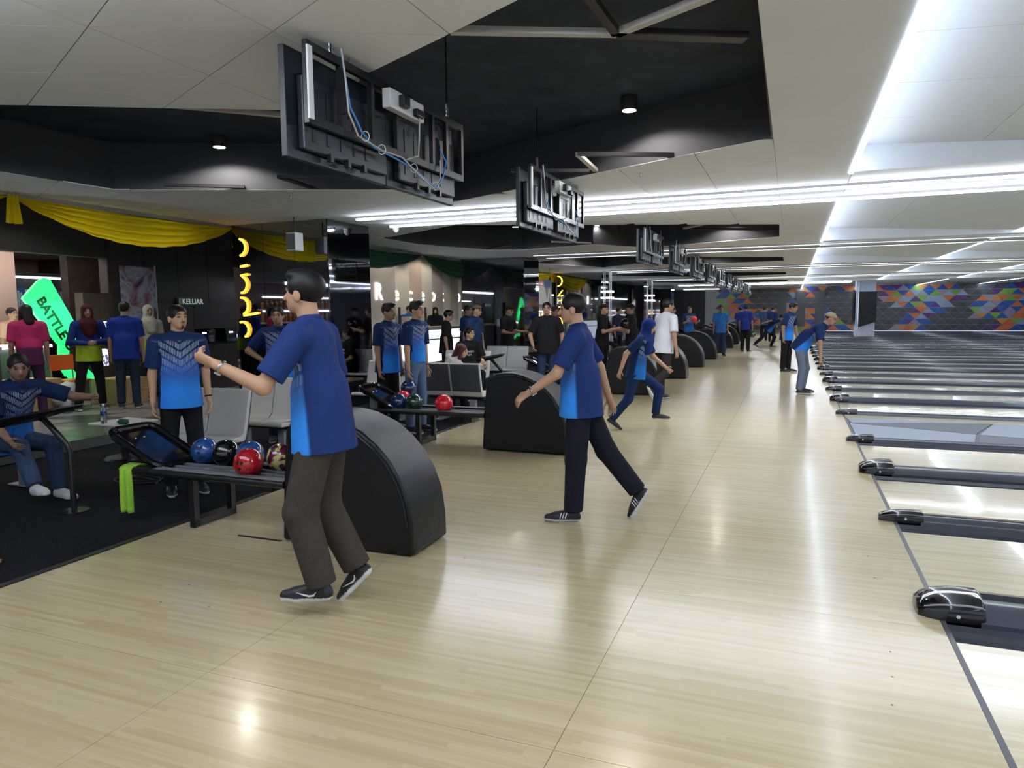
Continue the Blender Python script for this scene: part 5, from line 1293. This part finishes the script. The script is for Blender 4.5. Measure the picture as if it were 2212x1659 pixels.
    if belt:
        Bf = Field(); Bf.cap(pel, waist - sp*0.06*H, 0.083*H*fat*slim, 0.081*H*fat*slim, 0.03, fw_, 0.73); Bf.cut(pel+sp*0.052*H, sp); Bf.cut(pel+sp*0.027*H, -sp)
        V_, F_ = Bf.mesh(h); to_obj('belt', (V_, F_), 'cloth_plain', T, org, np.tile(np.array((0.16, 0.13, 0.09)), (len(V_), 1)))
    # ---------------- shoes
    for s in (-1, 1):
        so, up = sole(s); d = J[s]['ft']; sd = unit(np.cross(d, up))
        Sh = Field()
        heel = so - d*0.012*H + up*0.020*H; ball_ = so + d*0.075*H + up*0.016*H; toe = so + d*0.112*H + up*0.013*H
        Sh.cap(heel, ball_, 0.0215*H, 0.025*H, 0.02).cap(ball_, toe, 0.025*H, 0.019*H, 0.02).cap(J[s]['an'] - up*0.012*H, so + d*0.05*H + up*0.03*H, 0.026*H, 0.018*H, 0.02)
        Sh.cut(so + up*0.0, -up)
        V_, F_ = Sh.mesh(min(h, 0.010))
        hz = (V_ - so) @ up
        c_ = np.where((hz < 0.013*H)[:, None], np.array(shoes[1]), np.array(shoes[0]))
        so_ = to_obj('shoe', (V_, F_), 'shoe_tone', T, org, c_)
        if lod <= 0.0075:                                    # pale side marks
            for q in range(3 if mark == 'stripe' else 0):
                a = so + d*(0.035+0.012*q)*H + up*0.018*H; b = so + d*(0.028+0.012*q)*H + up*0.042*H
                for sg in (-1, 1):
                    pa_, pb_ = a + sd*sg*0.0245*H - org, b + sd*sg*0.0205*H - org
                    MB().obox(pa_, pb_, 0.006, 0.006, tuple(sd)).build('shoe_stripe', 'paper_white', so_)
            if mark == 'tick':
                for sg in (-1, 1):
                    pts = [so + d*x_*H + up*z_*H + sd*sg*0.0255*H - org for x_, z_ in ((0.012, 0.034), (0.020, 0.024), (0.032, 0.0215), (0.050, 0.026), (0.072, 0.033))]
                    MB().tube(pts, [0.002, 0.006, 0.006, 0.004, 0.0015], 6).build('shoe_tick', 'paper_white', so_)
    if prnt:
        for q, ln in enumerate(prnt):
            ez = unit(cf_); ex = cr_*-1 if False else unit(np.cross(ch, ez)); ex = -ex if ex@cr_ > 0 else ex
            c = chest + cf_*(0.098*0.64*H*slim+0.012*H) - ch*(0.03+0.035*q)*H - org + ex*(-0.045*H)
            text('shirt_print', ln, 0.05, 'paper_white', T, frame(tuple(c), tuple(ex), tuple(ch)), 0.002, 0.001)
    # ---------------- hair, cap or scarf
    hm = np.array(hair_col)
    def plain(nm, F_, c, m_='hair_tone'):
        V_, Q_ = F_.mesh(h); 
        if len(V_): return to_obj(nm, (V_, Q_), m_, T, org, np.tile(np.array(c), (len(V_), 1)))
    if scarf is not None:
        Hf = Field(); Hf.ell(q_(0, -0.008, 0.014), ha, V3(0.054, 0.064, 0.062)*H, 0.02); Hf.ell(q_(0, 0.0, -0.028), ha, V3(0.052, 0.058, 0.05)*H, 0.03)
        Hf.cap(nb + hu*0.02*H, nb - ch*0.03*H + cf_*0.01*H, 0.055*H, 0.085*H, 0.04, cf_, 0.85); Hf.cap(nb - ch*0.02*H + cf_*0.03*H, chest - ch*0.03*H + cf_*0.055*H, 0.065*H, 0.05*H, 0.05)
        Hf.cap(sh[-1]*0.7+sh[1]*0.3, sh[1]*0.7+sh[-1]*0.3, 0.048*H, 0.048*H, 0.04)
        Hf.bite(q_(0, 0.056, -0.014), ha, V3(0.033, 0.04, 0.044)*H)
        plain('headscarf', Hf, scarf, 'cloth_plain')
    elif cap is not None:
        Kf = Field(); Kf.ell(q_(0, -0.004, 0.018), ha, V3(0.052, 0.063, 0.052)*H, 0.01); Kf.cut(q_(0, 0, 0.019), -unit(hu - fc*0.12))
        Kf.p.append(('e', q_(0, 0.062, 0.016), ha, V3(0.042, 0.042, 0.006)*H, 0.008))
        plain('cap', Kf, cap, 'cloth_plain')
        Hf = Field(); Hf.ell(q_(0, -0.012, 0.006), ha, V3(0.048, 0.054, 0.05)*H); Hf.cut(q_(0, 0.0, -0.02), -unit(hu + fc*0.5)); Hf.cut(q_(0, -0.002, 0), fc); plain('hair', Hf, hm)
    elif hair != 'none':
        Hf = Field(); Hf.ell(q_(0, -0.010, 0.018), ha, V3(0.0485, 0.0565, 0.0535)*H, 0.01)
        if hair == 'quiff':
            Hf.ell(q_(0, 0.026, 0.060), ha, V3(0.034, 0.030, 0.017)*H, 0.015); Hf.ell(q_(0, -0.01, 0.055), ha, V3(0.036, 0.045, 0.02)*H, 0.015)
        if hair == 'full':
            Hf.ell(q_(0, 0.012, 0.054), ha, V3(0.040, 0.040, 0.02)*H, 0.015); Hf.ell(q_(0, -0.03, 0.02), ha, V3(0.045, 0.04, 0.045)*H, 0.015)
        if hair == 'long':
            Hf.cap(q_(0, -0.03, 0.02), q_(0, -0.05, -0.09), 0.042*H, 0.040*H, 0.02); Hf.cap(q_(0.035, -0.0, -0.0), q_(0.045, 0.01, -0.09), 0.02*H, 0.016*H, 0.02); Hf.cap(q_(-0.035, 0, 0), q_(-0.045, 0.01, -0.09), 0.02*H, 0.016*H, 0.02)
        Hf.bite(q_(0, 0.066, -0.012), ha, V3(0.05, 0.045, 0.052)*H)
        if hair != 'long':
            for s in (-1, 1): Hf.bite(q_(s*0.055, 0.006, -0.022), ha, V3(0.022, 0.026, 0.028)*H)
            Hf.cut(q_(0, 0, -0.028), -hu)
        plain('hair', Hf, hm)
    # ---------------- wrist things
    if watch:
        for sd_, m_ in watch:
            j = J[sd_]; ax = unit(j['wr']-j['el']); c = j['wr'] - ax*0.018*H - org
            a1 = unit(np.cross(ax, u if abs(ax@u) < 0.9 else f)); a2 = np.cross(ax, a1)
            R_ = 0.0178*H
            w_o = MB().tube([c + a1*math.cos(q)*R_ + a2*math.sin(q)*R_ for q in [k*math.pi/8 for k in range(16)]], 0.0065, 6, closed=True).build('wristwatch', m_, T, smooth=True)
            MB().obox(c + a2*R_*0.9, c + a2*(R_+0.008), 0.034, 0.034, tuple(ax)).build('watch_face', m_, w_o)
    T['hand_L'] = [float(v) for v in (J[-1]['wr'] + J[-1]['ha']*0.07*H - org)]; T['hand_R'] = [float(v) for v in (J[1]['wr'] + J[1]['ha']*0.07*H - org)]
    return T
mat('collar_navy', (0.012, 0.03, 0.12), 0.8, spec=0.15); mat('cloth_black', (0.01, 0.01, 0.011), 0.85, spec=0.15)
# ------------------------------------------------------------------ the people
BLK = (0.012, 0.012, 0.014); DKB = (0.012, 0.016, 0.03); JEAN = (0.10, 0.16, 0.28); DJEAN = (0.025, 0.04, 0.085); BRN = (0.055, 0.048, 0.042)
SK1 = (0.48, 0.28, 0.17); SK2 = (0.36, 0.20, 0.125); SK3 = (0.26, 0.145, 0.095)
down = dict(armL=((-0.13, 0.0, -1), (-0.05, 0.15, -1)), armR=((0.13, 0.0, -1), (0.05, 0.15, -1)))
# man striding away from the lanes with his fist raised
person((-2.31, 3.12), 194, 1.74, dict(spine=(0, 0.05, 1), chest=(0.0, 0.12, 1), face=(0.15, 1, 0.02), armL=((-0.35, 0.45, -0.8), (-0.05, 1.0, 0.48)), palmL=(0.8, 0.2, 0.5), curlL=0.95, armR=((0.25, -0.1, -1), (0.1, 0.15, -1)),
       legL=((-0.05, 0.24, -1), (0.0, -0.26, -1)), legR=((0.05, 0.14, -1), (0.06, -0.42, -0.9)), footR=(0.05, 0.7, -0.72)),
       mark='tick', baggy=1.25, shirt='polo_blue_light', trousers=BRN, skin=SK1, hair='full', label='man in navy and blue polo striding with a raised fist before the towel-hung ball return', lod=0.0065, watch=[(-1, 'watch_metal')], fat=1.04, shoes=((0.02, 0.02, 0.025), (0.75, 0.76, 0.8)))
# man walking towards the seats
person((-1.48, 5.20), 187, 1.71, dict(spine=(0, 0.02, 1), chest=(0, 0.06, 1), face=(-0.05, 1, -0.1), armL=((-0.22, 0.42, -0.9), (0.0, 0.9, -0.62)), palmL=(0.7, 0.0, -0.7), curlL=0.2, armR=((0.3, -0.45, -0.9), (0.15, -0.3, -1)),
       legL=((-0.04, 0.06, -1), (0.0, 0.05, -1)), legR=((0.06, -0.42, -0.9), (0.04, -0.62, -0.8)), footR=(0.05, 0.5, -0.85)),
       shirt='polo_blue_light', baggy=1.15, trousers=(0.012, 0.013, 0.022), skin=SK1, label='man in blue polo and black trousers walking past the second ball return', lod=0.0068, watch=[(-1, 'watch_metal')], fat=1.06, shoes=((0.015, 0.015, 0.02), (0.6, 0.6, 0.62)))
# man standing behind the first rack
person((-5.08, 4.80), -35, 1.66, dict(**down, face=(-0.35, 1, 0.02), chest=(0, 0.0, 1)), shirt='polo_blue', trousers=BLK, skin=SK1, label='man with goatee in patterned blue polo standing behind the towel-hung rack', lod=0.0068, beard=True, watch=[(-1, 'watch_black')], fat=1.05)
# seated at the console
person((-6.46, 4.2), -8, 1.70, dict(spine=(0, 0.1, 1), chest=(0, 0.45, 0.9), face=(0.35, 1, -0.25), armL=((-0.75, 0.55, -0.35), (0.0, 1, 0.05)), armR=((0.2, 0.35, -0.9), (0.0, 0.9, -0.5)),
       legL=((-0.12, 1, -0.05), (0.0, 0.10, -1)), legR=((0.14, 1, 0.02), (0.05, 0.75, -1)), footR=(0.1, 1, 0.15)), shirt='polo_dim', trousers=(0.035, 0.06, 0.12), skin=SK3, label='seated man in blue polo and jeans resting his arm on the scoring console', lod=0.0085, shoes=((0.6, 0.6, 0.6), (0.7, 0.7, 0.7)))
# behind the fist-raising man, hand on hip
person((-5.95, 7.2), -50, 1.66, dict(armR=((0.65, -0.1, -0.75), (-0.75, 0.25, -0.55)), armL=((-0.2, 0, -1), (0, 0.1, -1)), face=(0.2, 1, 0)), shirt='polo_blue', trousers=DJEAN, skin=SK2, label='man in blue polo with hand on hip, half hidden behind the raised fist', lod=0.010)
# two men watching
person((-5.08, 8.32), -8, 1.70, dict(**down, face=(0, 1, -0.02)), shirt='polo_blue', trousers=BLK, skin=SK2, hair='quiff', beard=True, label='man in blue polo and black trousers watching the lanes beside the ball carrier', lod=0.009, fat=1.03)
pB = person((-4.66, 8.33), -5, 1.72, dict(armR=((0.10, 0.02, -1), (0.02, 0.06, -1)), armL=((-0.14, -0.05, -1), (-0.05, 0.1, -1)), face=(0, 1, 0.02)), shirt='polo_blue', trousers=JEAN, skin=SK1, hair='quiff', label='man in blue polo and faded jeans carrying a blue ball low in his hand', lod=0.009, belt=True, tuck=True, slim=0.92, watch=[(-1, 'watch_black')])
hb_ = Vector(pB['hand_R']); ball((-4.66+hb_.x, 8.33+hb_.y, hb_.z-0.125), 'ball_navy', 'marbled blue ball held low by the man in faded jeans', None, 'balls held by players')
# seated pair
person((-5.62, 12.10), -52, 1.68, dict(spine=(0, -0.1, 1), chest=(0, 0.05, 1), face=(-0.75, 1, 0.05), armL=((-0.3, 0.2, -1), (0.1, 0.9, -0.4)), armR=((0.3, 0.2, -1), (-0.1, 0.9, -0.4)), legL=((-0.14, 1, -0.04), (0, 0.05, -1)), legR=((0.14, 1, -0.04), (0, 0.1, -1))),
       shirt=(0.010, 0.010, 0.011), trousers=BLK, skin=SK1, hair='full', prnt=('ENJOY', 'FUN'), label='seated smiling man in black T-shirt printed ENJOY FUN', lod=0.010, fat=1.12)
person((-4.98, 9.62), 70, 1.56, dict(spine=(0.2, 0.3, 1), chest=(0.45, 0.55, 0.8), face=(0.9, 0.5, -0.3), armR=((0.4, 0.4, -0.6), (0.2, 0.5, 0.8)), armL=((-0.3, 0.2, -0.9), (0, 0.6, -0.6)), legL=((-0.14, 1, -0.04), (0, 0.05, -1)), legR=((0.14, 1, -0.04), (0, 0.1, -1))),
       shirt=(0.42, 0.38, 0.38), trousers=BLK, skin=SK1, hair='long', hair_col=(0.05, 0.012, 0.012), label='seated woman with reddish long hair and grey top leaning on her hand', lod=0.010, slim=0.85, longsleeve=True, collar=False)
person((-6.75, 14.4), 0, 1.72, dict(**down), shirt='polo_blue', trousers=BLK, skin=SK3, label='man in blue polo standing in profile behind the seated smiling man', lod=0.012, z0=0.004)
person((-5.95, 13.1), -8, 1.72, dict(**down, face=(0, 1, -0.1)), shirt=(0.02, 0.045, 0.12), trousers=DJEAN, skin=SK1, cap=(0.16, 0.12, 0.07), label='man in khaki cap and navy shirt standing by the far console', lod=0.012)
person((-6.25, 15.6), -15, 1.72, dict(armR=((0.2, 0.2, -1), (0.1, 1, -0.1)), armL=((-0.2, 0.2, -1), (-0.1, 1, 0.0)), face=(-0.2, 1, -0.2)), shirt=BLK, trousers=BLK, skin=SK2, cap=(0.01, 0.01, 0.012), label='man in black cap and black T-shirt with both forearms raised', lod=0.012)
person((-4.25, 12.6), -70, 1.74, dict(armR=((0.4, 0.0, -0.9), (-0.2, 0.7, -0.8)), armL=((-0.35, -0.05, -1), (-0.1, 0.1, -1)), face=(0.05, 1, 0)), shirt=BLK, trousers=DJEAN, skin=SK2, label='broad man in plain black polo and jeans facing the lanes behind the second hood', lod=0.011, fat=1.12, belt=True)
person((-4.75, 13.15+1.3), -20, 1.70, dict(**down, face=(0.2, 1, -0.3)), shirt=BLK, trousers=BLK, skin=SK3, label='man in dark clothes standing behind the broad black-shirted man', lod=0.014)
pC = person((-3.95, 15.55), -5, 1.72, dict(armR=((0.15, 0.35, -1), (-0.1, 1, 0.25)), armL=((-0.15, 0.35, -1), (0.1, 1, 0.25)), curlL=0.2, curlR=0.2), shirt=BLK, trousers=BLK, skin=SK1, cap=(0.05, 0.018, 0.015), label='man in maroon cap and black shirt reaching for a black ball', lod=0.012)
a_, b_ = Vector(pC['hand_L']), Vector(pC['hand_R']); mid = (a_+b_)/2; ball((-3.95+mid.x+0.06, 15.55+mid.y, mid.z+0.09), 'ball_black', 'black ball held up between two black-shirted men', None, 'balls held by players')
person((-3.30, 15.75), 190, 1.72, dict(armR=((0.15, 0.3, -1), (0, 1, 0.2)), armL=((-0.15, 0.3, -1), (0, 1, 0.2)), face=(0, 1, -0.1)), shirt=BLK, trousers=BLK, skin=SK3, cap=(0.01, 0.01, 0.01), label='man in dark clothes and dark cap facing the maroon-capped man', lod=0.012)
# running girl in a blue headscarf
person((-1.93, 9.45), 0, 1.50, dict(spine=(0, 0.14, 1), chest=(0, 0.26, 1), face=(0.1, 1, -0.35), armR=((0.35, -0.75, -0.75), (0.2, -0.3, -1)), armL=((-0.3, 0.3, -0.8), (0, 0.7, -0.6)), legR=((0.06, -0.22, -0.95), (0.05, -0.6, -0.75)), legL=((-0.06, 0.85, -0.65), (0, -0.12, -1)), footR=(0, 0.75, -0.5)),
       shirt='polo_dim', trousers=(0.012, 0.03, 0.10), skin=SK1, scarf=(0.010, 0.03, 0.15), label='girl in navy headscarf and blue shirt running up to the foul line', lod=0.009, slim=0.9, collar=False)
person((-2.12, 12.75), 50, 1.78, dict(spine=(0, 0.08, 1), chest=(0, 0.12, 1), face=(0.25, 1, -0.05), armR=((0.2, -0.1, -1), (0.1, 0.12, -1)), armL=((-0.2, 0.2, -1), (-0.05, 0.5, -1)), legL=((-0.05, 0.12, -1), (0, -0.02, -1)), legR=((0.05, -0.05, -1), (0.04, -0.85, -0.55)), footR=(0, 0.5, -0.85)),
       shirt=(0.62, 0.62, 0.68), trousers=(0.03, 0.025, 0.024), skin=SK2, label='man in white T-shirt and dark trousers walking past the third ball return', lod=0.010, fat=1.05, shoes=((0.02, 0.02, 0.02), (0.7, 0.7, 0.72)), collar=False)
# bowler in a tan cap
person((0.16, 14.45), -12, 1.72, dict(spine=(0, 0.6, 0.95), chest=(0, 0.95, 0.7), face=(0, 1, -0.4), armL=((-0.45, -0.35, -0.8), (-0.65, -0.75, -0.45)), armR=((0.3, 0.15, -1), (0.05, 0.05, -1)), legL=((-0.06, 0.2, -1), (0, -0.15, -1)), legR=((0.06, 0.16, -1), (0, -0.12, -1))),
       shirt='polo_blue', trousers=(0.13, 0.16, 0.22), skin=SK2, cap=(0.32, 0.25, 0.16), label='bowler in tan cap and blue polo bending over the foul line', lod=0.009)
person((-0.12, 19.3), -25, 1.74, dict(spine=(0, 0.08, 1), chest=(0, 0.2, 1), face=(-0.1, 1, -0.25), armR=((0.3, -0.15, -1), (0.1, 0.1, -1)), armL=((-0.3, 0.05, -1), (0, 0.2, -1))), shirt='polo_blue', trousers=BLK, skin=SK2, hair='full', label='man in blue polo standing close behind the tan-capped bowler', lod=0.011)
person((-0.9, 31.3), 0, 1.66, dict(spine=(0, 0.6, 0.8), chest=(0, 0.85, 0.6), face=(0, 1, -0.3), armR=((0.2, -1, 0.1), (0.05, -1, -0.3)), armL=((-0.4, -0.6, -0.5), (-0.2, -0.4, -0.9)), legL=((-0.05, 0.6, -0.8), (0, -0.35, -0.9)), legR=((0.1, -0.6, -0.8), (0.05, -0.7, -0.7)), footR=(0, 0.8, -0.5)),
       shirt='polo_dim', trousers=BLK, skin=SK2, label='bowler lunging low far along the approach', lod=0.016)
pD = person((-1.62, 28.1), 75, 1.74, dict(**down, face=(0.1, 1, -0.1)), shirt=(0.012, 0.025, 0.16), trousers=BLK, skin=SK3, label='man in royal blue shirt standing back to us on the approach', lod=0.014, fat=1.06)
hd = Vector(pD['hand_R']); ball((-1.62+hd.x, 28.1+hd.y, hd.z-0.11), 'ball_green', 'dark ball hanging from the hand of the royal blue man on the approach', None, 'balls held by players')
person((-2.28, 25.3), -70, 1.72, dict(**down), shirt=(0.03, 0.14, 0.42), trousers=DJEAN, skin=SK3, label='stout man in bright blue shirt standing between two far hoods', lod=0.014, fat=1.14)
person((-3.75, 21.75), -40, 1.68, dict(spine=(0, 0.35, 1), chest=(0, 0.5, 0.9), face=(0, 1, -0.5), armL=((-0.2, 0.3, -1), (0, 0.8, -0.5)), armR=((0.2, 0.3, -1), (0, 0.8, -0.5))), shirt=(0.02, 0.06, 0.16), trousers=JEAN, skin=SK2, label='person in dark blue bending over the rack behind the white T-shirt man', lod=0.014)
far = [((-4.2, 25.3), -30, (0.015, 0.04, 0.10), 'long', 'woman with long dark hair by the far racks'), ((-3.5, 26.6), -60, 'polo_dim', 'short', 'player in blue polo beside the fifth far rack'), ((-4.4, 28.4), 10, (0.012, 0.03, 0.08), 'short', 'player in navy beside the far racks, side turned'),
       ((-2.3, 35.5), 80, (0.02, 0.04, 0.20), 'short', 'player in deep blue behind the royal blue man'), ((-0.9, 36.5), 60, 'polo_blue', 'short', 'slim player in blue polo far down the approach'), ((-1.3, 37.5), 90, (0.03, 0.06, 0.14), 'short', 'player in grey blue at the far approach'),
       ((-5.2, 22.5), -20, (0.012, 0.02, 0.05), 'short', 'player in dark navy behind the fourth ball return'), ((-5.0, 31.5), -45, 'polo_dim', 'short', 'player in dim blue near the far masts')]
FP = []
for (p, a, sh_, hr_, lb) in far:
    ps = dict(down)
    if 'fifth' in lb: ps = dict(armR=((0.15, 0.3, -1), (0, 1, 0.3)), armL=((-0.15, 0.3, -1), (0, 1, 0.3)))
    FP.append(person(p, a, 1.68, ps, shirt=sh_, trousers=BLK, skin=SK2, hair=hr_, label=lb, group='players far along the approach', lod=0.018))
hq = (Vector(FP[1]['hand_R']) + Vector(FP[1]['hand_L']))/2; ball((-3.5+hq.x, 26.6+hq.y, hq.z+0.05), 'ball_bright_red', 'red ball held up beside the fifth far rack', None, 'balls held by players')
# concourse
ZP = ZK
person((-10.25, 7.95), -25, 1.62, dict(armR=((0.3, 0.1, -0.9), (-0.8, 0.6, -0.1)), armL=((-0.3, 0.1, -0.9), (0.8, 0.6, 0.0)), legL=((-0.12, 0.0, -1), (-0.06, -0.03, -1)), legR=((0.18, 0.05, -1), (0.12, -0.03, -1)), face=(0.1, 1, 0)), shirt=((0.012, 0.03, 0.16), (0.36, 0.50, 0.03)), trousers=BLK, skin=SK2, scarf=(0.055, 0.012, 0.018), label='woman in maroon headscarf with arms folded over a lime and blue top', lod=0.012, z0=ZP, longsleeve=True, collar=False, fat=1.1)
person((-9.75, 8.2), 130, 1.66, dict(**down, face=(0.25, 1, 0)), shirt=(0.012, 0.035, 0.24), trousers=(0.02, 0.03, 0.05), skin=SK2, label='man in royal blue shirt seen from behind on the concourse', lod=0.012, z0=ZP, fat=1.14)
person((-10.55, 9.35), -15, 1.62, dict(**down, face=(0.1, 1, 0.05)), shirt=((0.30, 0.30, 0.27), (0.30, 0.48, 0.03)), trousers=BLK, skin=SK3, scarf=(0.34, 0.34, 0.31), label='woman in pale grey headscarf beside the royal blue man', lod=0.012, z0=ZP, collar=False)
person((-10.3, 7.05), 150, 1.62, dict(**down, face=(-0.4, 1, -0.1)), shirt=((0.42, 0.03, 0.12), (0.10, 0.02, 0.08)), trousers=(0.06, 0.02, 0.06), skin=SK2, hair='long', label='person in pink top with long black hair before the shop', lod=0.012, z0=ZP, collar=False)
person((-12.7, 8.4), 10, 1.6, dict(**down), shirt=(0.42, 0.26, 0.18), trousers=BLK, skin=SK2, label='person in peach top behind the shop counter', lod=0.014, z0=ZP, collar=False)
person((-10.2, 19.55), -60, 1.60, dict(**down), shirt=BLK, trousers=BLK, skin=SK1, scarf=(0.008, 0.008, 0.009), label='woman in black headscarf behind the reception counter', lod=0.014, z0=ZP, collar=False)
person((-10.2, 17.9), -40, 1.64, dict(**down), shirt=(0.03, 0.09, 0.30), trousers=BLK, skin=SK2, label='clerk in blue behind the reception counter', lod=0.014, z0=ZP)
person((-6.6, 13.1), 20, 1.62, dict(**down, face=(0, 1, -0.2)), shirt=BLK, trousers=BLK, skin=SK2, hair='full', label='dark-haired person in black between the two profile men', lod=0.014)
